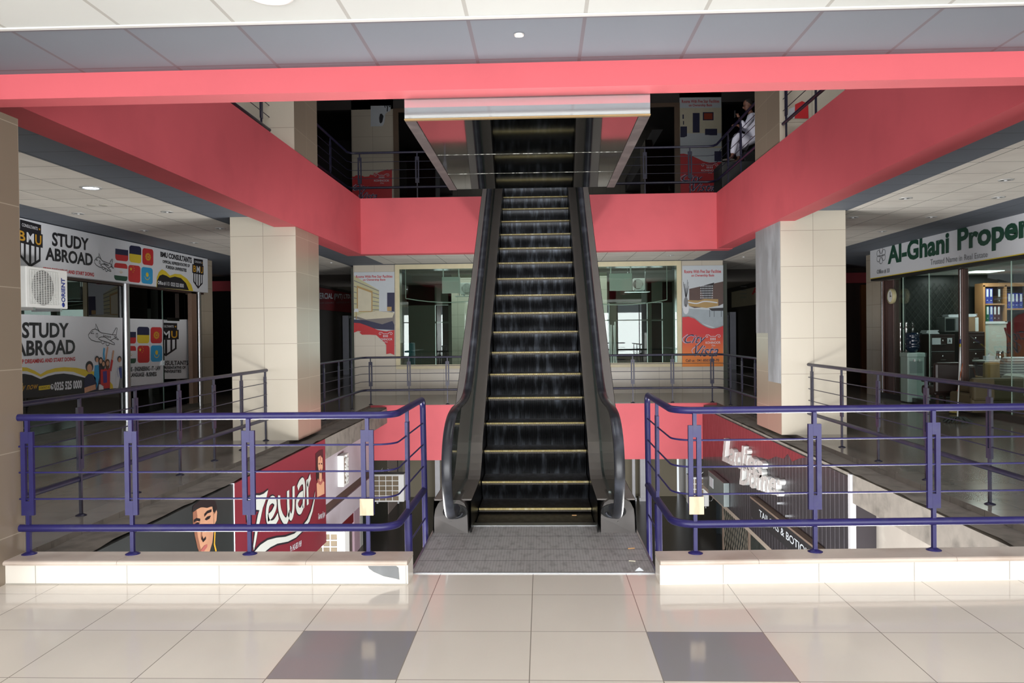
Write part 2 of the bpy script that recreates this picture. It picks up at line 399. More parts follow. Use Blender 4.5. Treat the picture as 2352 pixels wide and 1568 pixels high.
# near hall ceiling and front beam
struct('ceiling', MB().box(-9.5, 9.5, -3, 4.14, 3.22, 3.3), CREAM)
struct('ceiling', MB().box(-9.5, 9.5, 4.14, 4.86, 3.222, 3.3), GREYC)
struct('trim_5', MB().box(-9.5, 9.5, 4.125, 4.15, 3.212, 3.222), mat('white T bar', (202, 202, 200), .5, var=.02))
sbox('trim_6', RED, -9.5, 9.5, 4.86, 5.03, 3.07, 4.5)
SLABC = mat('upper slab', (120, 116, 110), .9)
sbox('ceiling', SLABC, -9.5, 9.5, -7, 4.86, 3.3, 4.38)
# upper beams round the void (floor two)
sbox('trim_7', RED, -4.04, -3.68, 5.03, 16.4, 3.24, 4.376)
sbox('trim_8', RED, 3.55, 3.86, 5.03, 16.4, 3.25, 4.376)
sbox('trim_9', RED, -4.04, 3.86, 16.4, 16.75, 3.24, 4.378)
# gallery ceilings (level one) under the upper slab
def gceil(x0, xa, xb, x1, y0, y1):
    mb = MB().box(xa, xb, y0, y1, 3.4, 3.45); struct('ceiling', mb, SIDEC)
    mb = MB().box(x0, xa, y0, y1, 3.4, 3.45).box(xb, x1, y0, y1, 3.4, 3.45); struct('ceiling', mb, SIDEG)
gceil(-9.5, -7.0, -5.03, -4.04, 5.03, 24)
gceil(3.86, 4.66, 6.65, 9.5, 5.03, 24)
struct('ceiling', MB().box(-4.04, 3.86, 16.75, 20.6, 3.4, 3.45), SIDEC)
struct('ceiling', MB().box(-4.04, 3.86, 20.6, 20.95, 3.4, 3.45), SIDEG)
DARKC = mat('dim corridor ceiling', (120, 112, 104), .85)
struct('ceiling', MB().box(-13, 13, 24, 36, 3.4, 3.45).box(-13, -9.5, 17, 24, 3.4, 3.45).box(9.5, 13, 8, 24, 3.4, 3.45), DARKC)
mb = MB().box(-13, -4.04, 5.03, 36, 3.45, 4.38).box(3.86, 13, 5.03, 36, 3.45, 4.38).box(-4.04, 3.86, 16.75, 36, 3.45, 4.38)
struct('floor', mb, GALF)
# dark corridors behind the corners
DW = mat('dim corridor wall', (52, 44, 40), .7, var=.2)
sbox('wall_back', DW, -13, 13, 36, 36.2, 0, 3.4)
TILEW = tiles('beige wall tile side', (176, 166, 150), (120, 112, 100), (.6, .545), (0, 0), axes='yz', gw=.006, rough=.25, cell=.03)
sbox('wall_left', TILEW, -8.3, -7.9, -7, 10.6, 0, 3.4)
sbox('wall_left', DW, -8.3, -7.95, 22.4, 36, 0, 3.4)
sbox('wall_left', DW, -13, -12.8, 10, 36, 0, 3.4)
sbox('wall_right', TILEW, 8.0, 8.4, -7, 9.0, 0, 3.4)
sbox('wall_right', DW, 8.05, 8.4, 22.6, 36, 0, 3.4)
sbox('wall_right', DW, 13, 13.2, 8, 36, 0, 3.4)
# passage ends with a red band overhead
sbox('trim_10', RED, -12.8, -8.3, 24.0, 24.2, 2.95, 3.25)
sbox('wall_left', mat('black passage', (14, 13, 13), .6), -12.8, -8.3, 24.2, 24.4, 0, 3.4)
sbox('trim_11', RED, 8.4, 13, 24.0, 24.2, 2.95, 3.25)
mb = MB().box(8.4, 13, 24.2, 24.4, 0, 3.4); struct('wall_right', mb, mat('brown passage wall', (74, 58, 50), .7))
sbox('wall_right', mat('orange wood panel', (150, 92, 48), .5, var=.2, stretch=(1, 1, .2)), 9.42, 9.9, 24.1, 24.2, 0, 2.9)
sbox('trim_12', RED, -7.94, -7.88, 22.6, 27.2, 2.9, 3.35)
sbox('trim_13', RED, 7.98, 8.04, 22.6, 27.6, 2.95, 3.3)
# back glazed wall between the banner columns
TILEB = tiles('beige wall tile front', (200, 194, 180), (124, 116, 104), (.62, .36), (-3.8, 0), axes='xz', gw=.006, rough=.3, cell=.03)
sbox('wall_back', TILEB, -3.8, 3.6, 20.9, 21.1, 0, .72)
CHAMP = mat('champagne frame light', (214, 204, 168), .4)
wf = MB()
for a in ((-3.8, 3.6, .68, .79), (-3.8, 3.6, 3.28, 3.4), (-3.8, -3.69, .79, 3.28), (3.49, 3.6, .79, 3.28)): wf.box(a[0], a[1], 20.86, 20.96, a[2], a[3])
wf.box(-.03, .03, 20.88, 20.94, .79, 3.29)
w1 = struct('window_1', wf, CHAMP)
link('pane', MB().box(-3.72, 3.52, 20.905, 20.915, .79, 3.29), glass('back glazing', (222, 234, 228), .02), w1)
# the lobby behind it, with bright doors far away
area('lobby_fill', (-.1, 24.5, 3.3), (0, 0, 0), 7, 4, 160, (1, 1, 1))  # added fill to brighten the lobby, no fitting belongs to it
LOB = mat('lobby wall', (110, 116, 106), .6, var=.1)
sbox('wall_left', LOB, -5.2, -5.0, 21.9, 30, 0, 3.4); sbox('wall_right', LOB, 4.8, 5.0, 21.9, 30, 0, 3.4)
mb = MB()
for x0, x1 in ((-5, -3.95), (-3.45, -2.95), (-2.75, -.9), (-.2, 1.3), (2.5, 2.75), (3.9, 4.05), (4.45, 4.8)): mb.box(x0, x1, 29.8, 30, 0, 3.4)
mb.box(-5, 4.8, 29.8, 30, 2.65, 3.4).box(-5, 4.8, 29.84, 29.96, 1.98, 2.04)
struct('wall_back', mb, LOB)
area('lobby_daylight', (0, 30.6, 1.4), (-R90, 0, 0), 10, 2.6, 420, (.9, .97, 1))
mb = MB().box(-2.75, -1.9, 24.6, 25.4, 0, 3.4).box(1.35, 2.0, 24.6, 25.4, 0, 3.4); struct('wall_back', mb, TILEB)
mb = MB()
rnd = random.Random(5)
for i in range(22):
    x = .72+i*.082; 
    mb.tube([(x, 26.5, .005), (x, 26.5, .6), (x+rnd.uniform(-.05, .05), 26.5, 1.3), (x+rnd.uniform(-.06, .02), 26.5, 1.9+rnd.uniform(-.1, .1))], .016+rnd.uniform(0, .014), seg=6)
solo('hanging_strip_curtain', mb, mat('glossy white strip', (235, 240, 240), .15), (1.6, 26.5, 0), 'white strip curtain glinting behind the right half of the back glazing', 'curtain')
# rear wall of the near hall with the tall entrance windows that light it
mb = MB().box(-9.5, 9.5, -3.2, -3, 0, .35).box(-9.5, 9.5, -3.2, -3, 3.1, 3.3)
for x in (-9.5, -8.0): pass
for x0, x1 in ((-9.5, -7.8), (-4.2, -3.8), (-.2, .2), (3.8, 4.2), (7.8, 9.5)): mb.box(x0, x1, -3.2, -3, .35, 3.1)
struct('wall_rear', mb, TILEB)
for i, cx in enumerate((-6, -2, 2, 6)):
    mb = MB().box(cx-1.8, cx+1.8, -3.14, -3.08, 2.2, 2.25)
    for x in (-1.8, -.6, .6, 1.76): mb.box(cx+x, cx+x+.04, -3.14, -3.08, .35, 3.1)
    struct('window_%d' % (i+2), mb, BLACK)
sbox('wall_left', TILEW, -9.7, -9.5, -7, 5.03, 0, 12); sbox('wall_right', TILEW, 9.5, 9.7, -7, 5.03, 0, 12)
# upper storeys
sbox('wall_back', TILEB, -9.5, 9.5, 4.6, 4.86, 4.38, 12)
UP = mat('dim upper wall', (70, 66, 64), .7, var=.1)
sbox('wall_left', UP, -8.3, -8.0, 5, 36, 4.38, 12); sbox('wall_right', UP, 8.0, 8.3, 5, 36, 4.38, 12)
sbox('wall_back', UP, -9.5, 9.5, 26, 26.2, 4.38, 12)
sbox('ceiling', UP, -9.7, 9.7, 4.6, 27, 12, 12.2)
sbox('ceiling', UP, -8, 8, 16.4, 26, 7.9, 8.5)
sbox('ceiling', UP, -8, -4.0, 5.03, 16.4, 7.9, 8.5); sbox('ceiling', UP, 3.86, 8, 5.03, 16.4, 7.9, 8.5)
wf = MB()
for a in ((-3.8, 3.6, 4.4, 4.5), (-3.8, 3.6, 7.35, 7.45), (-3.8, -3.66, 4.5, 7.35), (3.46, 3.6, 4.5, 7.35)): wf.box(a[0], a[1], 20.86, 20.96, a[2], a[3])
w2 = struct('window_6', wf, mat('brown frame', (104, 84, 66), .4))
link('pane', MB().box(-3.66, 3.46, 20.905, 20.915, 4.5, 7.35), glass('upper glazing', (70, 84, 82), .1), w2)
sbox('wall_back', UP, -9.5, 9.5, 20.9, 21.1, 7.45, 8)
# ---------------------------------------------------------------- columns
def column(x0, x1, y0, y1, z0, z1, label, mats, nm='column'):
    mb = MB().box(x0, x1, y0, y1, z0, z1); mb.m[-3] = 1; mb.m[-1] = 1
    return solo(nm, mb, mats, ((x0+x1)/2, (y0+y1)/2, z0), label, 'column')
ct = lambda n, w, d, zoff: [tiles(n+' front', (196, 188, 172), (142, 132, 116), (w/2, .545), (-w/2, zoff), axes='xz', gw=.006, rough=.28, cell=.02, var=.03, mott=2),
                      tiles(n+' side', (140, 126, 110), (176, 164, 146), (d/2, .545), (-d/2, zoff), axes='yz', gw=.006, rough=.28, cell=.05, var=.05, mott=2)]  # side faces coloured darker than the fronts, their shade set in the tile
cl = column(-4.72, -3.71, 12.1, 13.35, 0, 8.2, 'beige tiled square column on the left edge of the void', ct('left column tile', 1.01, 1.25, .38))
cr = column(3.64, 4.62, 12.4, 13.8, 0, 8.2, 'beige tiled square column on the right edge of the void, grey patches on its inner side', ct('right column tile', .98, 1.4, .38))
GREYCEM = mat('bare grey cement', (128, 130, 132), .85, var=.14, scale=5, bump=.2, stretch=(1, 1, .4), dirt=(156, 160, 164), dscale=3)
link('cement_patch', MB().box(3.632, 3.64, 12.41, 13.79, 1.55, 3.28).box(3.632, 3.64, 12.41, 13.08, .78, 1.55), GREYCEM, cr, label='bare grey cement patch where tiles are missing')
link('cement_patch', MB().box(-3.71, -3.702, 12.11, 13.34, 5.5, 8.2), mat('dark cement', (96, 96, 98), .85, var=.15), cl, label='bare dark cement patch on the upper storey')
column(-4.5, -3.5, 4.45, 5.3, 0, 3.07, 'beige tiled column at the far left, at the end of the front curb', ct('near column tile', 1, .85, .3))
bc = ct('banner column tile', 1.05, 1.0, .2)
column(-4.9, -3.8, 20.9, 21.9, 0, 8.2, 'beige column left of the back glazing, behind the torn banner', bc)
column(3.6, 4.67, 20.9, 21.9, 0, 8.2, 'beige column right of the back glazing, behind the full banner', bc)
WP = mat('white glossy pillar', (226, 226, 230), .3)
for x, w, lab in ((-3.14, .15, 'slim white pillar on the lower floor left of the escalator'), (2.67, .09, 'slim white post on the lower floor right of the escalator'), (2.95, .18, 'pale lilac pillar on the lower floor right of the escalator')):
    solo('pillar', MB().box(x-w/2, x+w/2, 23.8, 24.0, -3.4, -.6, bev=.01).box(x-w/2-.03, x+w/2+.03, 23.77, 24.03, -3.4, -3.3), WP, (x, 23.9, -3.4), lab, 'pillar')
# ---------------------------------------------------------------- front curbs
def curb(x0, x1, y0, tilt, label, joints, chip=None):
    R = lambda x, y, z: (x, y+tilt*(x-x0 if tilt > 0 else 0), z)
    t = thing('curb', ((x0+x1)/2, y0, 0), label, 'curb')
    b = MB(); v = [R(x0, y0+.01, 0), R(x1, y0+.01, 0), R(x1, y0+.215, 0), R(x0, y0+.215, 0), R(x0, y0+.01, .125), R(x1, y0+.01, .125), R(x1, y0+.215, .125), R(x0, y0+.215, .125)]
    b.add(v, [(0, 3, 2, 1), (4, 5, 6, 7), (0, 1, 5, 4), (1, 2, 6, 5), (2, 3, 7, 6), (3, 0, 4, 7)])
    link('facing', b, WHITEMARB, t)
    js = [x0]+joints+[x1]; s = MB()
    for a, c in zip(js[:-1], js[1:]):
        prof = [(-.012, .128), (-.018, .139), (-.012, .15), (0, .155), (.222, .155), (.228, .15), (.228, .128)]
        v = [R(a+.001, y0+p, z) for p, z in prof]+[R(c-.001, y0+p, z) for p, z in prof]; n = len(prof)
        s.add(v, [tuple(range(n)), tuple(range(2*n-1, n-1, -1))]+[(i, (i+1) % n, n+(i+1) % n, n+i) for i in range(n)])
    link('cap', s, CAPMARB, t)
    j = MB(); x = x0+.4
    while x < x1:
        q = R(x, y0+.0085, 0); j.box(q[0]-.002, q[0]+.002, q[1], q[1]+.004, .004, .124); x += .605
    j.box(x0, x1, y0+.003, y0+.006, 0, .006) if tilt == 0 else None
    link('joint', j, mat('grey joint', (170, 164, 154), .8), t)
    return t
c1 = curb(-3.7, -.868, 5.085, 0, 'low white curb with pink marble cap, left of the escalator landing', [-2.75, -1.52])
c2 = curb(.73, 3.75, 5.085, .045, 'low white curb with pink marble cap, right of the escalator landing', [1.35, 2.6])
ch = Art((-.995-.13, 5.094, .01), (-.872, 5.094, .01), (-.872, 5.094, .12), (-1.125, 5.094, .12), (0, -1, 0))
m_ = MB(); ch.poly(m_, [(0, 1), (.72, 1), (.78, .9), (.8, .2), (.72, .25), (.4, .4), (.15, .65), (.03, .85)], 1)
link('chipped_patch', m_, GREYCEM, c1, label='chipped patch showing grey mortar')
# ================================================================ ESCALATOR
XC = -.0745
def nz(y):    # height of the step line
    if y < 6.95: return 0.0
    if y < 7.6: t = (y-6.95); return t*t*.5*.7/.35 if t < .35 else .1225+.7*(t-.35)
    return .452+.7*(y-7.84)
def zdeck(y):
    for_ = .7*y-5.036+.17
    if y < 6.9: return .255
    if y < 7.75: t = (y-6.9)/.85; return .255*(1-t*t)+ (for_)*t*t if for_ > .255 else .255+.02*t
    return for_ if y < 13.4 else min(for_, 4.38+.25)
STEPM = stripes('grooved step tread', (24, 22, 21), (84, 78, 72), .0105, 'x', .55, .38, .7, .5, (64, 58, 50))
RISERM = stripes('grooved step riser', (20, 20, 21), (62, 64, 68), .0105, 'x', .5, .28, .8, .35, (104, 110, 120))
NOSEM = stripes('worn yellow step edge', (210, 190, 120), (96, 84, 50), .0105, 'x', .62, .5, 0, .3, (236, 228, 190))
DECKM = mat('grey brown escalator decking', (128, 122, 118), .45, .3, var=.1, scale=5, dirt=(130, 124, 118), dscale=3)
SKIRTM = mat('black escalator skirt', (22, 22, 24), .3, .5, var=.2)
RUB = mat('black rubber handrail', (46, 48, 54), .34, 0, var=.2, scale=8, dirt=(84, 88, 98), dscale=5)
esc = thing('escalator', (XC, 6.7, 0), 'stopped escalator with black grooved steps and rubber handrails rising from the front landing', 'escalator')
sy = [(6.78, 0), (7.11, .045), (7.48, .215)]+[(7.84+.332*i, .452+.232*i) for i in range(17)]
PLATE = stripes('ribbed landing plate', (182, 180, 180), (160, 158, 157), .021, 'x', .8, .5, .15, .25, (130, 126, 124))
lp = link('landing_plate', MB().box(-.883, .734, 5.335, 6.7, -.05, .004), PLATE, esc)
s = MB()
for y in (5.62, 5.92, 6.3): s.box(-.88, .731, y-.002, y+.002, .004, .0048)
link('seam', s, mat('dark seam', (60, 58, 56), .6), lp)
link('edge_strip', MB().box(-.883, .734, 5.325, 5.337, -.02, .007), STEEL, lp)
link('side_strip', MB().box(-.897, -.883, 5.335, 6.7, -.05, .01), STEEL, lp); link('side_strip', MB().box(.734, .748, 5.335, 6.7, -.05, .01), STEEL, lp)
link('comb_plate', MB().box(XC-.51, XC+.51, 6.62, 6.72, 0, .012, bev=.003), STEEL, lp)
for i, (y, z) in enumerate(sy):
    zn = z; ylow = y
    yb = sy[i+1][0]+.07 if i+1 < len(sy) else y+.5
    t = MB().box(XC-.495, XC+.495, y, yb, zn-.03, zn)
    o = link('step', t, STEPM, esc)
    if i > 0:
        zp = sy[i-1][1]; h = zn-zp; r = MB(); n = 6
        if h > .03:
            pts = [(y+.004+.055*math.sin((k/n)*math.pi/2)**2, zn-.012-(h-.012)*k/n) for k in range(n+1)]
            vs = [(XC-.495, a, b) for a, b in pts]+[(XC+.495, a, b) for a, b in pts]
            r.add(vs, [(k, k+1, n+2+k, n+1+k) for k in range(n)], 0, True); link('riser', r, RISERM, o)
        if i > 0: link('nosing', MB().box(XC-.497, XC+.497, y-.003, y+.014, zn-.014, zn+.0025), NOSEM, o, label='worn yellow edge')
ys = [6.3+.1*i for i in range(8)]+[7.1+.08*i for i in range(12)]+[8.1+.55*i for i in range(10)]+[13.3, 13.6, 16.4]
ys = sorted(set(round(v, 3) for v in ys))
for sgn, side in ((-1, 'left'), (1, 'right')):
    gx = XC+sgn*.63
    def sweep(xa, xb, f, th=.012, y0=6.3):
        m = MB(); Y = [y for y in ys if y >= y0-1e-6]; n = len(Y)
        vs = []
        for y in Y: vs += [(xa, y, f(y)), (xb, y, f(y)), (xb, y, f(y)-th), (xa, y, f(y)-th)]
        fs = [(0, 1, 2, 3), (4*n-4, 4*n-1, 4*n-2, 4*n-3)]
        for k in range(n-1):
            for j in range(4): fs.append((4*k+j, 4*k+(j+1) % 4, 4*k+4+(j+1) % 4, 4*k+4+j))
        return m.add(vs, fs, 0)
    link('inner_deck', sweep(XC+sgn*.505, gx-sgn*.012, zdeck, y0=6.5), DECKM, esc)
    link('outer_deck', sweep(gx+sgn*.012, XC+sgn*.81, zdeck, y0=6.5), DECKM, esc)
    link('glass_clamp', sweep(gx-sgn*.014, gx+sgn*.014, lambda y: zdeck(y)+.022, .03, 6.7), mat('worn aluminium', (136, 142, 140), .35, .9), esc)
    # skirt and outer cladding
    for xs, dz, nm, mt in ((XC+sgn*.503, 0, 'skirt', SKIRTM), (XC+sgn*.81, -.9, 'side_cladding', mat('dark cladding', (72, 70, 74), .25, .8))):
        Y = [y for y in ys if y >= (6.4 if dz == 0 else 5.4)]
        if dz: Y = [5.4, 6.0]+Y
        n = len(Y); vs = [(xs, y, zdeck(y)-.002 if y > 6.45 else (-.05 if dz else .25)) for y in Y]+[(xs, y, (nz(y)-.25 if dz == 0 else zdeck(y)-1.15)) for y in Y]
        vs += [(v[0]+sgn*.004, v[1], v[2]) for v in vs]
        m = MB().add(vs, [(k, k+1, n+k+1, n+k) for k in range(n-1)]+[(2*n+k, 3*n+k, 3*n+k+1, 2*n+k+1) for k in range(n-1)])
        link(nm, m, mt, esc)
    # handrail: newel curve, level run, then the incline
    hp = [(6.5, .235), (6.32, .19), (6.12, .2), (5.96, .31), (5.86, .5), (5.87, .68), (5.98, .84), (6.2, .945), (6.5, .985), (6.9, .99), (7.2, 1.0), (7.5, 1.045), (7.8, 1.17), (8.1, 1.37)]
    hp = smoothpts(hp, 5)+[(8.1+.49*k, 1.37+.3515*k) for k in range(1, 10)]
    hp += smoothpts([(12.6, 4.60), (13.1, 4.94), (13.5, 5.18), (13.9, 5.32), (14.4, 5.36), (16.2, 5.36)], 3)
    link('handrail', MB().tube([(gx, a, b) for a, b in hp], .02, seg=12, rx=.039, up=None), RUB, esc)
    # glass balustrade under the handrail
    gp = [p for p in hp if p[0] <= 16.2]
    poly = [(gx-.004, a+.02*(1 if b < .9 and a < 6.4 else 0), b-.012) for a, b in gp if not (a > 6.2 and b < .5)]
    low = [(gx-.004, y, zdeck(y)) for y in reversed([v for v in ys if v >= 6.3])]
    link('balustrade_glass', MB().prism(poly+low, (.008, 0, 0)), glass('balustrade glass', (205, 214, 208), .22, .02), esc)
    # newel base: skirt box with the handrail inlet
    bx0, bx1 = sorted((XC+sgn*.53, XC+sgn*.80)); y0 = 6.4; cxm = (bx0+bx1)/2
    prof = [(bx0, 0), (bx1, 0), (bx1, .13), (bx1-.008, .19), (bx1-.03, .235), (bx1-.07, .26), (bx0+.07, .26), (bx0+.03, .235), (bx0+.008, .19), (bx0, .13)]
    nb = link('newel_base', MB().prism([(a, y0+(.0 if b < .15 else (b-.15)*.35), b) for a, b in prof], (0, .42, 0)), mat('scuffed grey plastic', (92, 88, 86), .5, .2, var=.15, scale=6), esc)
    link('inlet', MB().prism([(gx+.1*math.cos(a), 6.388+.35*max(0, .165+.055*math.sin(a)-.15), .175+.055*math.sin(a)) for a in [math.pi*2*k/18 for k in range(18)]], (0, .02, 0)), mat('black rubber', (10, 10, 11), .6), nb)
    link('inlet_collar', MB().tube([(gx+.06*math.cos(a), 6.365, .175+.04*math.sin(a)) for a in [math.pi+math.pi*k/14 for k in range(15)]], .011, seg=8), RUB, nb)
    link('screw', MB().lathe((cxm, 6.398, .095), [(0, -.004), (.004, -.003), (.004, 0)], 10, 'y'), CHROME, nb)
link('truss_soffit', MB().prism([(XC-.8, 5.34, -.06), (XC-.8, 7.5, -.1), (XC-.8, 13.4, 4.0), (XC-.8, 16.39, 3.6), (XC-.8, 16.39, 3.3), (XC-.8, 13.7, 3.3), (XC-.8, 7.1, -.95), (XC-.8, 5.34, -.95)], (1.6, 0, 0)), mat('dark cladding', (72, 70, 74), .25, .8), esc)
link('upper_landing', MB().box(XC-.8, XC+.8, 13.5, 16.39, 4.2, 4.37), PLATE, esc)
# yellow sticker remains
# ---------------------------------------------------------------- upper escalator, seen from below
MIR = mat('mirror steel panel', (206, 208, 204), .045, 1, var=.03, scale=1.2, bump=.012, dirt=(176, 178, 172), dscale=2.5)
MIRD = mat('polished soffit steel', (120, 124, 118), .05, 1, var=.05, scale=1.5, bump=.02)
RUST = mat('rusty angle', (54, 40, 40), .6, .1, var=.35, scale=12, dirt=(84, 72, 70), dscale=5)
up = thing('escalator', (-.083, 6.5, 2.943), 'mirror steel clad underside of the escalator above, hanging under the front beam', 'escalator')
fx0, fx1 = -.846, .688; ZS = 2.943; YF = 5.045; YE = 7.52
link('front_fascia', MB().box(fx0, fx1, YF, YF+.015, ZS+.008, 3.075), mat('satin bright steel', (206, 210, 212), .06, .86, var=.04, scale=3, dirt=(220, 212, 190), dscale=2, dlo=.6, dhi=.8), up, label='bright mirror steel front fascia')
link('fascia_lip', MB().box(fx0-.002, fx1+.002, YF-.002, YF+.03, ZS-.002, ZS+.006), mat('brass lip', (160, 136, 96), .4, .7), up)
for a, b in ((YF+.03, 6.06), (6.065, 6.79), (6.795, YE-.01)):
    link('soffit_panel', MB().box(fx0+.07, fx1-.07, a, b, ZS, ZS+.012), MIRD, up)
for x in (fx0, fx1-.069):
    link('side_angle', MB().box(x, x+.069, YF+.03, YE, ZS-.006, ZS+.01), RUST, up)
for x in (fx0, fx1-.012):
    link('side_panel', MB().box(x, x+.012, YF+.03, YE, ZS+.01, 3.3), RUST, up)
for y in (6.058, 6.788): link('seam_bead', MB().box(fx0+.07, fx1-.07, y, y+.006, ZS-.002, ZS+.001), mat('flaking sealant', (84, 84, 78), .7, var=.6, scale=60, dirt=(190, 190, 184), dscale=30, dlo=.5, dhi=.6), up)
link('truss', MB().prism([(fx0+.02, YF+.04, ZS+.02), (fx0+.02, YE, ZS+.02), (fx0+.02, 17.4, 9.9), (fx0+.02, 16.6, 10.4), (fx0+.02, 7.2, 4.38), (fx0+.02, YF+.04, 4.38)], (fx1-fx0-.04, 0, 0)), mat('dark cladding', (72, 70, 74), .25, .8), up)
# ================================================================ RAILINGS
ZR, ZB, RODS = 1.068, .328, (.874, .70, .523)
def arc(c, r, a0, a1, n=6): return [(c[0]+r*math.cos(math.radians(a0+(a1-a0)*i/n)), c[1]+r*math.sin(math.radians(a0+(a1-a0)*i/n))) for i in range(n+1)]
def post(root, x, y, ux, uy, zf, zt, zo, base=True, low=0, BLUE=BLUE):
    """square stub posts joined by two flat bars along the rail direction (ux,uy)"""
    def qb(m, cu, w, d, z0, z1):
        vx, vy = -uy, ux; pts = []
        for a, b in ((-w/2, -d/2), (w/2, -d/2), (w/2, d/2), (-w/2, d/2)): pts.append((x+ux*(cu+a)+vx*b, y+uy*(cu+a)+vy*b))
        m.add([(p[0], p[1], z0) for p in pts]+[(p[0], p[1], z1) for p in pts], [(0, 3, 2, 1), (4, 5, 6, 7), (0, 1, 5, 4), (1, 2, 6, 5), (2, 3, 7, 6), (3, 0, 4, 7)])
    p = MB(); qb(p, 0, .024, .024, zf+.01, zo+.51)
    o = link('post', p, BLUE, root)
    p = MB(); qb(p, 0, .024, .024, zo+.895, zt-.015); link('upper_stub', p, BLUE, o)
    b = MB(); qb(b, -.027, .03, .022, zo+.415, zo+.972); link('flat_bar', b, BLUE, o)
    b = MB(); qb(b, .027, .03, .022, zo+.415, zo+.972); link('flat_bar', b, BLUE, o)
    if base: link('base_flange', MB().lathe((x, y, zf), [(.048, 0), (.048, .005), (.03, .014), (.018, .02), (.0, .021)], 20), BLUE, o)
def railing(label, path, posts, zo=0, zf=0, BLUE=SHADEBLUE, seg=10, loc=None, group=None, hook=None, rodz=RODS, rodpath=None, start=None):
    loc = loc or (path[0][0], path[0][1], zf)
    t = thing('railing', loc, label, 'railing', group)
    tp = [(a, b, ZR+zo) for a, b in path]; bp = [(a, b, ZB+zo) for a, b in path]
    if hook: tp = hook[0](tp); 
    link('top_rail', MB().tube(tp, .0235, seg=14), BLUE, t)
    link('bottom_rail', MB().tube(bp, .0255, seg=14), BLUE, t)
    for z in rodz: link('rod', MB().tube([(a, b, z+zo) for a, b in path], .0062, seg=6), BLUE, t)
    for q in posts: post(t, q[0], q[1], q[2], q[3], zf, ZR+zo, zo, BLUE=BLUE)
    return t
RUSTP = mat('rust stained white plate', (214, 196, 168), .6, var=.15, scale=8, stretch=(3, 1, .6), dirt=(180, 130, 84), dscale=5, dlo=.55, dhi=.8)
def hookend(x, y, r=.07):
    def f(tp):
        z = tp[0][2]; e = tp[-1]
        pts = tp[:-1]+[(x, y-r, z)]+[(x, y-r+r*math.sin(math.radians(a)), z-r+r*math.cos(math.radians(a))) for a in (22, 45, 68, 90)]+[(x+.01, y+.02, -.3)]
        return pts
    return f
pl = [(-3.5, 5.25), (-1.11, 5.25)]+arc((-1.11, 5.39), .14, -90, 0)+[(-.97, 5.9), (-.97, 6.5)]
t = railing('navy pipe railing on the front curb left of the escalator, turning back beside it', pl, [(x, 5.25, 1, 0) for x in (-3.44, -2.735, -1.945, -1.153)], 0, .152, BLUE=BLUE, hook=(hookend(-.97, 6.5),))
post(t, -.968, 5.72, 0, 1, -.3, ZR, 0, False)
link('lower_post', MB().tube([(-.968, 5.72, .31), (-.965, 5.73, -.5)], .028, seg=14), BLUE, t)
link('rod', MB().tube([(-.965, 5.74, .1), (-.96, 6.52, .1)], .0062, seg=6), BLUE, t)
link('junction_plate', MB().box(-1.2, -1.11, 5.212, 5.218, .415, .525, bev=.002), RUSTP, t, label='cream plate over the railing joint, two screws')
pr_ = [(3.75, 5.386), (1.01, 5.262)]+[(1.0+(-.15)*math.sin(math.radians(a)), 5.41-.15*math.cos(math.radians(a))) for a in (15, 30, 45, 60, 75, 90)]+[(.85, 5.9), (.855, 6.6)]
t = railing('navy pipe railing on the front curb right of the escalator, turning back beside it', pr_, [(x, 5.262+.045*(x-1), -1, -.045) for x in (.985, 1.765, 2.54, 3.32)], .015, .152, BLUE=BLUE, hook=(hookend(.855, 6.6),))
post(t, .85, 6.02, 0, 1, -.3, ZR+.015, .0, False)
link('lower_post', MB().tube([(.852, 6.0, .32), (.855, 6.02, -.5)], .028, seg=14), BLUE, t)
link('rod', MB().tube([(.852, 6.0, .1), (.858, 6.6, .1)], .0062, seg=6), BLUE, t)
link('junction_plate', MB().box(.94, 1.035, 5.22, 5.226, .415, .53, bev=.002), RUSTP, t, label='rust streaked cream plate over the railing joint')
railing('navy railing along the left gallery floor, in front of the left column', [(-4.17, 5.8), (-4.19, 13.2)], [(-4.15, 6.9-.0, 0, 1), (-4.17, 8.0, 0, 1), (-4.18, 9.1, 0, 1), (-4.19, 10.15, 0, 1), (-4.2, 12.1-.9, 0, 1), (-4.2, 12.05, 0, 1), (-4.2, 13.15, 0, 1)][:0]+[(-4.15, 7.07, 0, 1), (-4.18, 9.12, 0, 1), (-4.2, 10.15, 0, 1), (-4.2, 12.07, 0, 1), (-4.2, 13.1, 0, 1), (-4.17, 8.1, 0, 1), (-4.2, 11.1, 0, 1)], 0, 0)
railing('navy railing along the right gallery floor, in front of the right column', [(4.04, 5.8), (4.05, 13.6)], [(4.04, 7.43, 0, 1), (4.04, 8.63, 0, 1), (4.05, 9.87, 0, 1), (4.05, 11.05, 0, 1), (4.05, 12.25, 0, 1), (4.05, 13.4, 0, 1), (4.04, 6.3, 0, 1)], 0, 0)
xs_b = []
for px in (722, 1112, 1503): xs_b.append(onx(-1e9, 0) if False else (680+px/4.355-1244.5)/1850*18.05)
bx = xs_b+[(1300+p/3.919-1243.5)/1850*18.05 for p in (595, 950, 1305)]
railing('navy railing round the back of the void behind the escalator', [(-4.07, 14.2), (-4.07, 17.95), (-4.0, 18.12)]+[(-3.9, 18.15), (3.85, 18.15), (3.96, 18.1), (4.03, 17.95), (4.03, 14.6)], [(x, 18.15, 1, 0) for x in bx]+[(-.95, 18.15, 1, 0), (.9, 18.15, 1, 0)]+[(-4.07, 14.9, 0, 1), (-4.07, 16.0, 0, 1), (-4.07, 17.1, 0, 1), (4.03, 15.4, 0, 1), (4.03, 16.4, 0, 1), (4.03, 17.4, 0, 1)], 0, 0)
ZU = 4.38
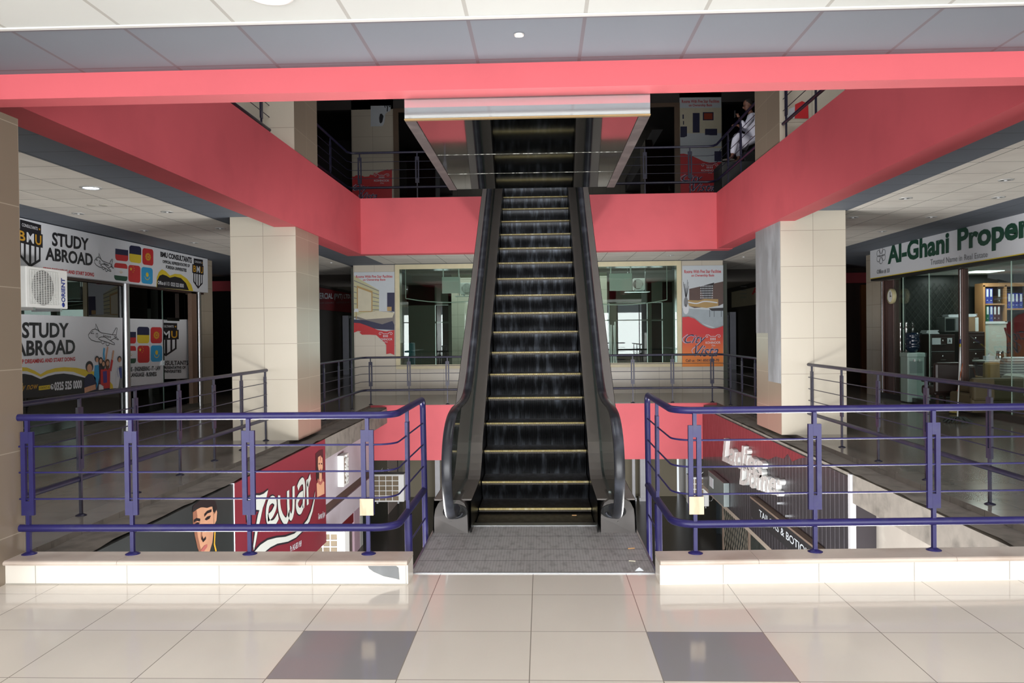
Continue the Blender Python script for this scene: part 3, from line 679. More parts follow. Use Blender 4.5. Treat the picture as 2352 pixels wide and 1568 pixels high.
railing('dark railing of the upper floor on the left, before the column', [(-4.09, 5.6), (-4.09, 13.0)], [(-4.09, 8.35, 0, 1), (-4.09, 9.55, 0, 1), (-4.09, 10.4, 0, 1), (-4.09, 11.75, 0, 1), (-4.09, 12.85, 0, 1)], ZU, ZU)
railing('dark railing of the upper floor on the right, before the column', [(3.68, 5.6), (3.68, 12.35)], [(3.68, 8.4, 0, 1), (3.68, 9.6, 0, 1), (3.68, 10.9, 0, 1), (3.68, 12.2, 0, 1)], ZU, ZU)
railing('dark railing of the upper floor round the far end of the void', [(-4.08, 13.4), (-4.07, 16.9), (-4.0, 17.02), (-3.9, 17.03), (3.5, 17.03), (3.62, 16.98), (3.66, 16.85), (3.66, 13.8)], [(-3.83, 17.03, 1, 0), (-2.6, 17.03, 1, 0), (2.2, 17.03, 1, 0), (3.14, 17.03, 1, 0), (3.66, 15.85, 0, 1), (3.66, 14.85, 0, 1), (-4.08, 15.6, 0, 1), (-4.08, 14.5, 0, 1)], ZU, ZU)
# ================================================================ SIGNS AND SHOPFRONTS
def Q(plane, nrm, x0, yt0, yb0, x1, yt1, yb1, s=1, o=(0, 0)):
    k = lambda x, y: plane(o[0]+x/s, o[1]+y/s)
    return Art(k(x0, yb0), k(x1, yb1), k(x1, yt1), k(x0, yt0), nrm)
def pxpoly(mb, plane, nrm, pts, lay, mi=0, s=1, o=(0, 0)):
    n = Vector(nrm)*(.0016*lay); return mb.add([plane(o[0]+x/s, o[1]+y/s)+n for x, y in pts], [tuple(range(len(pts)))], mi)
def pxline(mb, plane, nrm, pts, w, lay, mi=0, s=1, o=(0, 0)):
    n = Vector(nrm)*(.0016*lay); return mb.strip([plane(o[0]+x/s, o[1]+y/s)+n for x, y in pts], w, nrm, mi=mi)
LX = (1, 0, 0); RX = (-1, 0, 0); FY = (0, -1, 0)
def words(parent, plane, nrm, t, q, m, s=1, o=(0, 0), lay=3, bold=0, shear=0, name='lettering'):
    mb = MB(); a = Q(plane, nrm, *q, s=s, o=o); a.text(mb, t, 0, 0, 1, 1, lay, 0, bold, shear); return link(name, mb, m, parent)
def flag(parent, plane, nrm, kind, q, s=1, o=(0, 0)):
    a = Q(plane, nrm, *q, s=s, o=o); mb = MB()
    if kind == 'tri': 
        a.rr(mb, 0, 0, 1, 1, .18, 2, 1, 0, .36); a.rr(mb, 0, 0, 1, 1, .18, 2, 2, .36, .7); a.rr(mb, 0, 0, 1, 1, .18, 2, 3, .7, 1); ms = [P_WHITE, P_RED, P_NAVY, P_WHITE]
    elif kind == 'duo': a.rr(mb, 0, 0, 1, 1, .18, 2, 1, 0, .5); a.rr(mb, 0, 0, 1, 1, .18, 2, 2, .5, 1); ms = [P_WHITE, P_YEL, P_NAVY]
    elif kind == 'sunred':
        a.rr(mb, 0, 0, 1, 1, .18, 2, 1); a.ell(mb, .5, .5, .24, .22, 3, 2); a.ell(mb, .5, .5, .13, .12, 4, 1); a.ell(mb, .5, .5, .09, .08, 5, 2)
        for i in range(12):
            t = i*math.pi/6; a.poly(mb, [(.5+.23*math.cos(t-.1), .5+.21*math.sin(t-.1)), (.5+.3*math.cos(t), .5+.28*math.sin(t)), (.5+.23*math.cos(t+.1), .5+.21*math.sin(t+.1))], 3, 2)
        ms = [P_WHITE, P_RED, P_GOLD]
    elif kind == 'tri2':
        a.rr(mb, 0, 0, 1, 1, .18, 2, 1, 0, .28); a.rr(mb, 0, 0, 1, 1, .18, 2, 2, .28, .72); a.rr(mb, 0, 0, 1, 1, .18, 2, 3, .72, 1)
        for i in range(5): a.ell(mb, .38+.06*i, .5+.05*math.sin(i*math.pi/4), .02, .02, 3, 4, 6)
        a.rect(mb, .42, .44, .58, .47, 3, 4); ms = [P_WHITE, P_GREEN, P_WHITE, P_RED, P_GOLD]
    elif kind == 'stars':
        a.rr(mb, 0, 0, 1, 1, .18, 2, 1)
        def star(u, v, r):
            a.poly(mb, [(u+(r if k % 2 == 0 else r*.4)*math.sin(k*math.pi/5), v+(r if k % 2 == 0 else r*.4)*math.cos(k*math.pi/5)) for k in range(10)], 3, 2)
        star(.2, .76, .13)
        for u, v in ((.38, .92), (.46, .83), (.46, .7), (.38, .6)): star(u, v, .04)
        ms = [P_WHITE, P_RED, P_YEL]
    else:
        a.rr(mb, 0, 0, 1, 1, .18, 2, 1); a.ell(mb, .5, .56, .12, .14, 3, 2)
        for i in range(10):
            t = math.radians(200+i*15.5); a.ell(mb, .5+.22*math.cos(t), .5+.25*math.sin(t), .03, .03, 3, 2, 6)
        ms = [P_WHITE, P_SKY, P_YEL]
    return link('flag_emblem', mb, ms, parent)
def emblem(parent, plane, nrm, q, s=1, o=(0, 0)):
    a = Q(plane, nrm, *q, s=s, o=o); mb = MB()
    a.rect(mb, .14, .8, .92, 1, 2, 1); a.rect(mb, .02, .5, .98, .8, 2, 1)
    a.poly(mb, [(.1, .5), (.1, .2), (.5, 0), (.9, .2), (.9, .5)], 2, 1)
    for u0, u1 in ((.17, .27), (.34, .46), (.54, .66), (.73, .83)):
        f = lambda u: .03+.2*abs(u-.5)/.4+.035
        a.poly(mb, [(u0, .49), (u0, f(u0)), (u1, f(u1)), (u1, .49)], 3, 2)
    a.text(mb, 'CONSULTANTS', .2, .86, .78, .93, 4, 2, .01)
    a.poly(mb, [(.85+(.045 if k % 2 == 0 else .018)*math.sin(k*math.pi/5), .895+(.035 if k % 2 == 0 else .015)*math.cos(k*math.pi/5)) for k in range(10)], 4, 3)
    a.text(mb, 'B', .08, .54, .32, .76, 4, 3, .02); a.text(mb, 'M', .37, .54, .64, .76, 4, 2, .02); a.text(mb, 'U', .69, .54, .92, .76, 4, 3, .02)
    return link('shield_emblem', mb, [P_WHITE, P_BLACK, P_WHITE, P_GOLD], parent)
PL = [[(1620, 440), (1585, 410), (1545, 395), (1500, 410), (1470, 450), (1443, 490), (1450, 530), (1490, 575), (1560, 600), (1640, 608)], [(1620, 440), (1650, 458), (1750, 475), (1890, 495), (1905, 515), (1870, 545), (1800, 583)],
      [(1550, 395), (1555, 310), (1615, 440)], [(1830, 485), (1895, 375), (1915, 378), (1895, 495)], [(1855, 520), (1880, 520), (1940, 570), (1915, 570), (1870, 545)],
      [(1600, 545), (1640, 525), (1700, 525), (1790, 580), (1870, 632), (1872, 650), (1845, 650), (1740, 610), (1640, 580), (1600, 555), (1600, 545)],
      [(1645, 580), (1650, 625), (1670, 638), (1695, 625), (1700, 600)], [(1720, 610), (1725, 655), (1745, 672), (1775, 655), (1780, 625)], [(1565, 465), (1590, 468), (1588, 530), (1563, 525), (1565, 465)], [(1480, 465), (1510, 430), (1530, 470), (1480, 465)]]
def plane_drawing(parent, plane, nrm, q, w, s=1, o=(0, 0)):
    a = Q(plane, nrm, *q, s=s, o=o); mb = MB(); U = lambda p: ((p[0]-1440)/505, 1-(p[1]-305)/370)
    for L in PL: a.line(mb, [U(p) for p in L], w, 3)
    for x, y in ((1685, 505), (1712, 512), (1740, 517), (1768, 522), (1795, 527)): a.line(mb, [U((x+9*math.cos(t), y+14*math.sin(t))) for t in [k*math.pi/4 for k in range(9)]], w*.8, 3)
    return link('airplane_drawing', mb, P_BLACK, parent)
C2 = dict(s=3.564, o=(0, 480)); PS = onx(-7.72)
sg = thing('shop_sign', (-7.72, 15, 2.6), 'long white STUDY ABROAD signboard over the left shop, with six flags and two shields', 'sign')
y0, y1 = PS(17, 494).y-.25, PS(477, 592).y
link('board', MB().box(-7.84, -7.721, y0, y1, 2.6, 3.385, bev=.006), P_WHITE, sg)
W_ = lambda t, q, m, **k: words(sg, PS, LX, t, q, m, **C2, **k)
W_('STUDY', (425, 187, 302, 724, 240, 341), P_BLACK, bold=.03); W_('ABROAD', (370, 310, 418, 757, 365, 467), P_BLACK, bold=.03)
W_('STOP DREAMING AND START DOING', (350, 474, 502, 768, 522, 553), P_RED, bold=.03)
plane_drawing(sg, PS, LX, (770, 352, 495, 930, 385, 525), .012, **C2)
for k, q in (('tri', (943, 282, 418, 1048, 296, 430)), ('duo', (1058, 295, 432, 1155, 308, 447)), ('sunred', (1165, 318, 452, 1254, 330, 465)), ('tri2', (934, 438, 580, 1042, 450, 592)), ('stars', (1050, 455, 594, 1148, 466, 605)), ('sky', (1157, 472, 606, 1249, 484, 617))): flag(sg, PS, LX, k, q, **C2)
W_('BMU CONSULTANTS', (1312, 347, 390, 1568, 397, 444), P_BLACK, bold=.04); W_('OFFICIAL REPRESENTATIVE OF', (1330, 416, 441, 1552, 452, 478), P_BLACK, bold=.03); W_('FOREIGN UNIVERSITIES', (1357, 459, 486, 1526, 489, 516), P_BLACK, bold=.03)
m_ = MB(); pxpoly(m_, PS, LX, [(1280, 640), (1283, 560), (1300, 515), (1325, 493), (1355, 508), (1390, 545), (1430, 530), (1480, 535), (1530, 570), (1565, 620), (1582, 672), (1540, 668)], 2, 0, **C2)
link('swoosh', m_, P_YEL, sg)
m_ = MB(); pxpoly(m_, PS, LX, [(1283, 641), (1287, 580), (1305, 545), (1330, 535), (1360, 545), (1388, 562), (1430, 552), (1480, 565), (1520, 605), (1545, 664)], 3, 0, **C2); link('swoosh', m_, P_BLACK, sg)
W_('Office # 113  0325 525 0000', (1289, 585, 618, 1502, 612, 647), P_WHITE, lay=4, bold=.02)
emblem(sg, PS, LX, (130, 75, 450, 352, 135, 505), **C2); emblem(sg, PS, LX, (1572, 400, 642, 1667, 417, 662), **C2)
# left shop: glazing, posts, posters, dim interior
t = thing('shopfront', (LW, 14.8, 0), 'dark glazed shopfront under the STUDY ABROAD signboard with steel posts', 'shopfront')
link('glazing', MB().box(-7.905, -7.895, 10.6, onx(-7.9)(375, 700).y, .08, 2.55), glass('dark shop glass', (60, 78, 70), .05), t)
link('door_pane', MB().box(-8.06, -8.05, onx(-7.9)(375, 700).y-.6, 18.3, .08, 2.55), glass('dark shop glass', (60, 78, 70), .05), t)
link('sill', MB().box(-7.97, -7.85, 10.6, 18.3, 0, .08), mat('grey granite', (90, 88, 84), .3, var=.3, scale=40), t)
link('header', MB().box(-7.98, -7.86, 10.62, 18.5, 2.56, 3.39), DARKWOOD, t)
PG = onx(-7.87)
for px, w in ((289, .07), (457, .05)):
    yy = PG(px, 800).y; link('steel_post', MB().lathe((-7.86, yy, 0), [(w, .0), (w, 2.62)], 16), STEEL, t)
yy = PG(447, 800).y; link('jamb', MB().box(-7.95, -7.86, yy-.14, yy+.12, 0, 2.62), mat('brown granite', (124, 100, 84), .35, var=.3, scale=50), t)
link('door_edge', MB().box(-7.895, -7.885, PG(375, 700).y-.01, PG(375, 700).y+.01, .08, 2.6), mat('glass edge', (90, 120, 108), .2), t)
link('door_closer', MB().box(-7.99, -7.93, PG(390, 700).y, PG(418, 700).y, 1.93, 2.0), CHROME, t)
link('door_lock', MB().box(-7.9, -7.86, PG(375, 860).y-.1, PG(375, 860).y+.06, 1.0, 1.1), CHROME, t)
sbox('wall_left', TILEW, -8.3, -7.9, 18.52, 19.1, 0, 3.4)
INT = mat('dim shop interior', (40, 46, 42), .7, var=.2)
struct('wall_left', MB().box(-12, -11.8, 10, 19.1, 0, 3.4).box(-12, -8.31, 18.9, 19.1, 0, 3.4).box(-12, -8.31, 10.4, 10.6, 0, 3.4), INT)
a_, b_ = onx(-9.4)(108, 697), onx(-9.4)(212, 726)
solo('partition', MB().box(-9.44, -9.4, a_.y, b_.y, 0, 2.35), mat('tan fibreboard', (176, 130, 66), .7), (-9.4, 14, 0), 'tan board partition seen inside the left shop above the poster', 'partition')
a_ = onx(-9.0)(219, 700); solo('curtain_rod', MB().tube([(-9, a_.y, 0), (-9, a_.y, 2.9)], .012), CHROME, (-9, a_.y, 0), 'thin bright upright rod inside the left shop', 'rod')
PP = onx(-7.885); C3 = dict(s=7.127, o=(0, 700))
p1 = thing('window_poster', (-7.885, 12.9, .6), 'large white STUDY ABROAD window poster with an airplane, students and a black footer', 'poster', 'window posters of the left shop')
m_ = MB(); a = Q(PP, LX, 150, 146, 1546, 2006, 212, 1352, **C3); a.rect(m_, 0, 0, 1, 1, 0); link('sheet', m_, P_WHITE, p1)
W_ = lambda t, q, m, **k: words(p1, PP, LX, t, q, m, **C3, **k)
W_('STUDY', (358, 281, 548, 1122, 296, 534), P_BLACK, bold=.03); W_('ABROAD', (225, 585, 848, 1226, 565, 804), P_BLACK, bold=.03); W_('STOP DREAMING AND START DOING', (230, 898, 972, 1226, 852, 915), P_RED, bold=.03)
plane_drawing(p1, PP, LX, (1440, 305, 675, 1945, 305, 675), .012, **C3)
m_ = MB(); pxpoly(m_, PP, LX, [(150, 1050), (212, 1030), (320, 1018), (440, 1025), (560, 1075), (660, 1135), (760, 1075), (900, 1035), (1050, 1018), (1250, 1030), (1560, 1095), (1560, 1230), (1380, 1168), (1200, 1095), (1050, 1085), (900, 1095), (780, 1125), (665, 1178), (560, 1130), (440, 1085), (320, 1085), (150, 1130)], 2, 0, **C3)
a = Q(PP, LX, 1700, 1200, 1370, 1850, 1250, 1370, **C3); a.poly(m_, [(0, 0), (1, 0), (.95, .5), (.6, .9), (.2, 1)], 2, 0); link('swoosh', m_, P_YEL, p1)
m_ = MB(); pxpoly(m_, PP, LX, [(150, 1160), (215, 1150), (300, 1128), (400, 1128), (520, 1150), (660, 1213), (780, 1165), (900, 1135), (1040, 1122), (1180, 1140), (1380, 1190), (1580, 1260), (1580, 1418), (150, 1546)], 2, 0, **C3); link('swoosh', m_, P_BLACK, p1)
W_('Apply now', (150, 1300, 1462, 620, 1262, 1405), P_GOLD, shear=.4); W_('0325 525 0000', (885, 1264, 1404, 1336, 1226, 1364), P_WHITE, bold=.04)
m_ = MB(); a = Q(PP, LX, 630, 1330, 1398, 815, 1308, 1376, **C3); a.rect(m_, 0, 0, 1, 1, 3, 0); a.text(m_, 'CONTACT US', .08, .25, .92, .75, 4, 1, .01); link('contact_tag', m_, [P_YEL, P_BLACK], p1)
m_ = MB(); a = Q(PP, LX, 820, 1298, 1384, 878, 1294, 1380, **C3); a.line(m_, [(.5+.45*math.cos(t), .5+.45*math.sin(t)) for t in [k*math.pi/8 for k in range(17)]], .012, 3); a.line(m_, [(.3, .7), (.35, .4), (.65, .28)], .03, 3); link('phone_icon', m_, P_WHITE, p1)
def person_print(parent, hx, hy, hr, cols, body, hair=P_BLACK, arms=(), long_=False):
    m = MB(); k = dict(plane=PP, nrm=LX, **C3)
    for pts, mi, lay in body: pxpoly(m, pts=pts, lay=lay, mi=mi, **k)
    for pts, w, mi in arms: pxline(m, pts=pts, w=w, lay=5, mi=mi, **k)
    el = lambda cx, cy, rx, ry, lay, mi: pxpoly(m, pts=[(cx+rx*math.cos(t), cy+ry*math.sin(t)) for t in [q*math.pi/9 for q in range(18)]], lay=lay, mi=mi, **k)
    if long_: el(hx, hy+hr*1.1, hr*.95, hr*2.3, 5, 0)
    el(hx, hy, hr, hr*1.5, 6, 0); el(hx, hy+hr*.45, hr*.68, hr*1.15, 7, 1)
    return link('printed_student', m, [hair, P_SKIN]+cols, parent)
person_print(p1, 1640, 905, 34, [mat('plum print', (60, 36, 60), .5)], [([(1600, 1000), (1680, 1000), (1670, 1300), (1600, 1300)], 2, 3)], long_=True)
person_print(p1, 1580, 885, 34, [P_SKY, P_NAVY], [([(1545, 990), (1610, 980), (1620, 1180), (1600, 1290), (1560, 1400), (1580, 1290), (1530, 1180)], 2, 4), ([(1565, 1280), (1615, 1280), (1610, 1400), (1565, 1408)], 3, 3)], arms=[([(1700, 900), (1692, 800), (1702, 705)], .05, 2)])
person_print(p1, 1752, 940, 36, [P_RED, P_NAVY], [([(1705, 1040), (1800, 1030), (1795, 1360), (1690, 1370)], 2, 4), ([(1690, 1370), (1790, 1360), (1790, 1392), (1700, 1395)], 3, 4)], arms=[([(1800, 1080), (1830, 900)], .07, 2), ([(1830, 900), (1852, 745)], .05, 1)], long_=True, hair=mat('brown hair print', (90, 56, 40), .5))
person_print(p1, 1684, 952, 32, [P_RED, mat('violet print', (70, 50, 130), .5)], [([(1640, 1060), (1720, 1040), (1730, 1240), (1700, 1340), (1640, 1300)], 2, 5), ([(1675, 1090), (1740, 1080), (1745, 1270), (1685, 1280)], 3, 6)], arms=[([(1722, 920), (1756, 690)], .045, 1)], long_=True)
person_print(p1, 1948, 885, 34, [P_WHITE, P_BLUE, P_GREY], [([(1915, 1010), (1990, 1000), (2006, 1350), (1890, 1366)], 4, 3), ([(1905, 1015), (1940, 1000), (1960, 1180), (1930, 1362), (1888, 1366)], 2, 4), ([(1935, 1030), (1985, 1020), (1990, 1200), (1960, 1200)], 3, 5)], arms=[([(1925, 1020), (1915, 1100), (1930, 1180)], .012, 3)])
person_print(p1, 1456, 1010, 62, [P_NAVY], [([(1400, 1170), (1440, 1130), (1500, 1130), (1560, 1190), (1570, 1400), (1370, 1420), (1370, 1220)], 2, 4)], arms=[([(1375, 1400), (1460, 1370), (1560, 1340)], .09, 1)])
p2_ = thing('window_poster', (-7.885, 16, .6), 'white window poster with six flags over the words engineering, IT, law, language', 'poster', 'window posters of the left shop')
m_ = MB(); a = Q(PP, LX, 1040, 895, 1454, 1337, 903, 1420, **C2); a.rect(m_, 0, 0, 1, 1, 0); link('sheet', m_, P_WHITE, p2_)
for k, q in (('tri', (1030, 962, 1100, 1112, 964, 1100)), ('duo', (1122, 962, 1098, 1221, 965, 1098)), ('sunred', (1232, 966, 1098, 1325, 967, 1098)), ('tri2', (1030, 1120, 1264, 1112, 1120, 1261)), ('stars', (1125, 1117, 1259, 1223, 1117, 1256)), ('sky', (1233, 1115, 1250, 1327, 1115, 1248))): flag(p2_, PP, LX, k, q, **C2)
words(p2_, PP, LX, 'MBBS - ENGINEERING - IT - LAW', (1035, 1294, 1332, 1312, 1282, 1318), P_BLACK, bold=.03, **C2); words(p2_, PP, LX, 'LANGUAGE - BUSINESS', (1066, 1340, 1374, 1280, 1332, 1367), P_BLACK, bold=.03, **C2)
PD = onx(-8.0)
p3 = thing('window_poster', (-8.0, 17.3, .6), 'white CONSULTANTS window poster with a shield, behind the flag poster', 'poster', 'window posters of the left shop')
m_ = MB(); a = Q(PD, LX, 1230, 906, 1392, 1542, 903, 1387, **C2); a.rect(m_, 0, 0, 1, 1, 0); link('sheet', m_, P_WHITE, p3)
emblem(p3, PD, LX, (1240, 925, 1215, 1466, 935, 1195), **C2)
words(p3, PD, LX, 'CONSULTANTS', (1262, 1242, 1280, 1540, 1240, 1276), P_BLACK, bold=.02, **C2); words(p3, PD, LX, 'REPRESENTATIVE OF', (1308, 1286, 1310, 1518, 1284, 1308), P_BLACK, bold=.03, **C2); words(p3, PD, LX, 'UNIVERSITIES', (1330, 1316, 1341, 1482, 1314, 1339), P_BLACK, bold=.03, **C2)
p4 = thing('window_poster', (-8.03, 18, .6), 'narrow white poster strip with gold and black arcs at the left shop door jamb', 'poster', 'window posters of the left shop')
PE = onx(-8.03); m_ = MB(); a = Q(PE, LX, 1538, 905, 1385, 1585, 905, 1380, **C2); a.rect(m_, 0, 0, 1, 1, 0); link('sheet', m_, P_WHITE, p4)
m_ = MB()
for v in (.8, .0):
    a.poly(m_, [(1, v+.2), (.6, v+.17), (.3, v+.08), (.3, max(0, v-.05)), (.6, max(0, v-.12)), (1, max(0, v-.16))], 2, 0)
    a.poly(m_, [(1, v+.15), (.75, v+.12), (.6, v+.05), (.62, max(0, v-.04)), (.8, max(0, v-.09)), (1, max(0, v-.11))], 3, 1)
link('arc', m_, [P_GOLD, P_BLACK], p4)
# ---------------------------------------------------------------- air conditioner outdoor units
def ac_unit(loc, rotz, label, txt=None, w=.9, d=.34, h=.58, group=None, grid=False):
    """outdoor unit; local front is -y"""
    t = thing('air_conditioner', loc, label, 'air conditioner', group); t['_o'] = (0, 0, 0)
    link('casing', MB().box(-w/2, w/2, -d/2, d/2, 0, h, bev=.012), WHITEP, t)
    fr = -d/2
    if grid:
        m = MB().box(-w/2+.03, w/2-.12, fr-.004, fr, .03, h-.03); link('fan_opening', m, mat('dusty fan', (120, 106, 84), .6, var=.4, scale=4), t)
        m = MB(); n = 5; 
        for i in range(n+1): z = .03+(h-.06)*i/n; m.box(-w/2+.03, w/2-.12, fr-.016, fr-.004, z-.008, z+.008)
        for i in range(5): x = -w/2+.03+(w-.15)*i/4; m.box(x-.008, x+.008, fr-.017, fr-.004, .03, h-.03)
        link('grille', m, WHITEP, t)
    else:
        cx = -w*.12; r = h*.44; x0, x1 = -w/2+.07, w*.26
        link('fan_opening', MB().lathe((cx, fr-.002, h/2), [(0, 0), (r, 0), (r, .001)], 28, 'y'), mat('grey fan recess', (140, 142, 140), .6), t)
        link('fan', MB().add([(cx+r*.9*q*math.cos(a0+da), fr-.004, h/2+r*.9*q*math.sin(a0+da)) for a0 in (0, 2.09, 4.19) for q, da in ((.15, -.3), (1, -.25), (1, .35), (.15, .3))], [(0, 1, 2, 3), (4, 5, 6, 7), (8, 9, 10, 11)]), mat('fan blade', (104, 106, 106), .5), t)
        m = MB()
        for k in range(20):
            z = .05+(h-.1)*k/19; m.box(x0, x1, fr-.016, fr-.012, z-.003, z+.003)
        for k in range(12): x = x0+(x1-x0)*k/11; m.box(x-.003, x+.003, fr-.018, fr-.012, .05, h-.05)
        link('grille', m, WHITEP, t)
    link('bracket', MB().box(-w*.35, -w*.3, -d/2, d/2+.1, -.04, 0).box(w*.3, w*.35, -d/2, d/2+.1, -.04, 0), STEEL, t)
    if txt:
        m = MB(); a = Art((w*.43, fr-.002, .1), (w*.43, fr-.002, h-.12), (w*.33, fr-.002, h-.12), (w*.33, fr-.002, .1), FY); a.text(m, txt, 0, 0, 1, 1, 1, 0, .03); link('lettering', m, P_BLUE, t)
        link('badge', MB().lathe((w*.38, fr-.003, .06), [(0, 0), (.035, 0), (.035, .002)], 16, 'y'), P_BLUE, t)
    del t['_o']; t.rotation_euler.z = rotz; return t
aa = PS(19, 600); 
ac_unit((-7.36, 11.5, 2.03), R90, 'white outdoor air conditioner with blue lettering, hung at the left end of the long signboard', 'ORIENT', w=.98)
solo('conduit', MB().tube([(-7.6, 11.22, 2.6), (-7.6, 11.2, 3.39)], .04).tube([(-7.6, 11.36, 2.62), (-7.55, 11.4, 3.0), (-7.6, 11.33, 3.3), (-7.6, 11.2, 3.38)], .008, seg=6), BLACK, (-7.6, 11.2, 2.6), 'black conduit and cable above the lettered air conditioner', 'cable')
# ---------------------------------------------------------------- Al-Ghani shop on the right
RS = onx(7.62); C6 = dict(s=3.0155, o=(1900, 440))
t = thing('shop_sign', (7.62, 15, 2.75), 'white Al-Ghani property signboard with dark green lettering over the right shop', 'sign')
ya, yb = RS(1998, 600).y, 9.6
link('board', MB().box(7.625, 7.75, yb, ya, 2.765, 3.425, bev=.006), P_WHITE, t)
link('edge_strip', MB().box(7.618, 7.76, yb, ya, 2.752, 2.766), P_YEL, t); link('frame', MB().box(7.64, 7.8, yb, ya+.0, 2.7, 2.752), BLACK, t)
W_ = lambda tx, q, m, **k: words(t, RS, RX, tx, q, m, **C6, **k)
W_('Al-Ghani', (420, 372, 505, 845, 273, 425), P_GREEN, bold=.035)
A_ = [RS(1900+x/3.0155, 440+y/3.0155) for x, y in ((903, 456), (1363, 372), (1363, 148), (903, 255))]
E_ = (A_[1]-A_[0])/.62; a = Art(A_[0], A_[0]+E_, A_[3]+(A_[2]-A_[3])/.62, A_[3], RX); m_ = MB(); a.text(m_, 'Properties', 0, 0, 1, 1, 3, 0, .035); link('lettering', m_, P_GREEN, t)
W_('Trusted Name in Real Estate', (715, 470, 509, 1112, 413, 452), P_GREY); W_('Office # 33', (345, 541, 573, 432, 531, 562), P_GREY, bold=.02)
m_ = MB(); a = Q(RS, RX, 340, 385, 530, 408, 372, 512, **C6)
for k in range(6):
    c = k*math.pi/3+math.pi/6; a.line(m_, [(.5+.3*math.cos(c)+.18*math.cos(q), .55+.25*math.sin(c)+.15*math.sin(q)) for q in [j*math.pi/6 for j in range(13)]], .012, 3)
a.rect(m_, .3, .5, .75, .56, 4); link('flower_emblem', m_, P_GREY, t)
t = thing('shopfront', (RW, 14.8, 0), 'glazed shopfront under the Al-Ghani signboard with brown steel posts and glass door', 'shopfront')
PR = onx(8.0)
link('glazing', MB().box(7.995, 8.005, 9.0, PR(2055, 800).y, .12, 2.74), glass('clear shop glass', (238, 246, 243), .03), t)
link('sill', MB().box(7.9, 8.1, 9.02, PR(2030, 800).y-.01, 0, .12), mat('dark granite', (40, 36, 34), .25), t)
BRN = mat('brown anodised metal', (84, 62, 56), .35, .5, var=.15)
for px, w in ((2033, .06), (2214, .07)):
    yy = PR(px, 800).y; link('steel_post', MB().box(7.93, 8.06, yy-w, yy+w, 0, 2.72, bev=.012), BRN, t)
    link('steel_strip', MB().tube([(7.925, yy-.02, .02), (7.925, yy-.02, 2.7)], .012, seg=8), STEEL, t)
link('jamb', MB().box(7.97, 8.1, PR(2055, 800).y, PR(2037, 800).y, .1, 2.7), mat('maroon wall panel', (86, 62, 58), .4, var=.1), t)
for px in (2076, 2136, 2325): yy = PR(px, 800).y; link('glass_joint', MB().box(7.985, 7.992, yy-.012, yy+.012, .12, 2.74), mat('pale glass edge', (190, 220, 205), .15), t)
link('header', MB().box(8.0, 8.1, 9.02, PR(2030, 800).y-.01, 2.74, 3.39), BRN, t)
sbox('wall_right', TILEW, 8.0, 8.4, PR(2030, 800).y, PR(2030, 800).y+1.0, 0, 3.4)
# door handles
for px in (2075.5, 2089):
    yy = PR(px, 790).y
    h_ = MB(); prof = [(0, 0), (.012, .005), (.02, .03), (.012, .06), (.014, .2), (.024, .26), (.014, .32), (.012, .5), (.024, .56), (.014, .62), (.012, .66), (.02, .69), (.012, .72), (0, .725)]
    h_.lathe((7.93, yy, 1.02), prof, 14)
    link('door_handle', h_, CHROME, t)
link('handle_bridge', MB().tube([(7.93, PR(2075.5, 790).y, 1.6), (7.93, PR(2089, 790).y, 1.6)], .01, seg=8).tube([(7.93, PR(2075.5, 790).y, 1.1), (7.93, PR(2089, 790).y, 1.1)], .01, seg=8), CHROME, t)
ck = thing('wall_clock', (7.9, PR(2063, 680).y, 2.2), 'double sided round clock with a cream rim beside the right shop door', 'clock')
cy_ = PR(2063, 680)
for dx, m in ((-.05, WHITEP), ): link('rim', MB().lathe((7.84, cy_.y, cy_.z), [(.14, -.03), (.17, -.02), (.17, .05), (.14, .06)], 28, 'x'), mat('cream plastic rim', (190, 180, 140), .4), ck)
link('dial', MB().lathe((7.825, cy_.y, cy_.z), [(0, 0), (.14, 0)], 28, 'x'), WHITEP, ck)
link('hand', MB().box(7.818, 7.822, cy_.y-.008, cy_.y+.008, cy_.z-.02, cy_.z+.1), BLACK, ck); link('hand', MB().box(7.818, 7.822, cy_.y-.06, cy_.y+.01, cy_.z-.008, cy_.z+.008), BLACK, ck)
link('bracket', MB().box(7.87, 7.96, cy_.y-.03, cy_.y+.03, cy_.z-.03, cy_.z+.03), BRN, ck)
# interior
EW = 19.0
struct('wall_right', MB().box(8.41, 13, EW, EW+.2, 0, 3.4), mat('dark glazed end wall', (34, 38, 36), .3))
struct('wall_right', MB().box(12.8, 13, 8.8, EW, 0, 3.4).box(8.41, 13, 8.8, 9.0, 0, 3.4), mat('olive curtain wall', (96, 92, 74), .8, var=.2, scale=3, stretch=(4, 4, .2)))
struct('ceiling', MB().box(8.12, 12.8, 9.0, EW, 2.82, 2.86), mat('white shop ceiling', (226, 228, 224), .7))
struct('floor', MB().box(8.1, 12.8, 9.0, EW, .001, .02), mat('dark shop floor', (60, 52, 46), .3))
for i, (x, y) in enumerate(((9.6, 17.9), (10.9, 17.2), (9.5, 15.2), (10.9, 14.0))):
    q = solo('ceiling_light', MB().box(x-.3, x+.3, y-.3, y+.3, 2.805, 2.82), emit('lit ceiling panel', (235, 245, 240), 2.2), (x, y, 2.805), 'square lit panel in the ceiling of the right shop', 'ceiling light', 'lit ceiling panels of the right shop')
    area('shop_light', (x, y, 2.79), (0, 0, 0), .5, .5, 20, (.97, 1, .98))
m_ = MB()
P0, P1 = ony(EW-.03)(2078, 650), ony(EW-.03)(2205, 760); w_, h_ = P1.x-P0.x, P0.z-P1.z
def clipseg(x0, z0, dx, dz):
    ts = []
    for t_ in [k/60*3.2 for k in range(61)]:
        x, z = x0+dx*t_, z0+dz*t_
        if P0.x <= x <= P1.x and P1.z <= z <= P0.z: ts.append(t_)
    return (ts[0], ts[-1]) if len(ts) > 1 else None
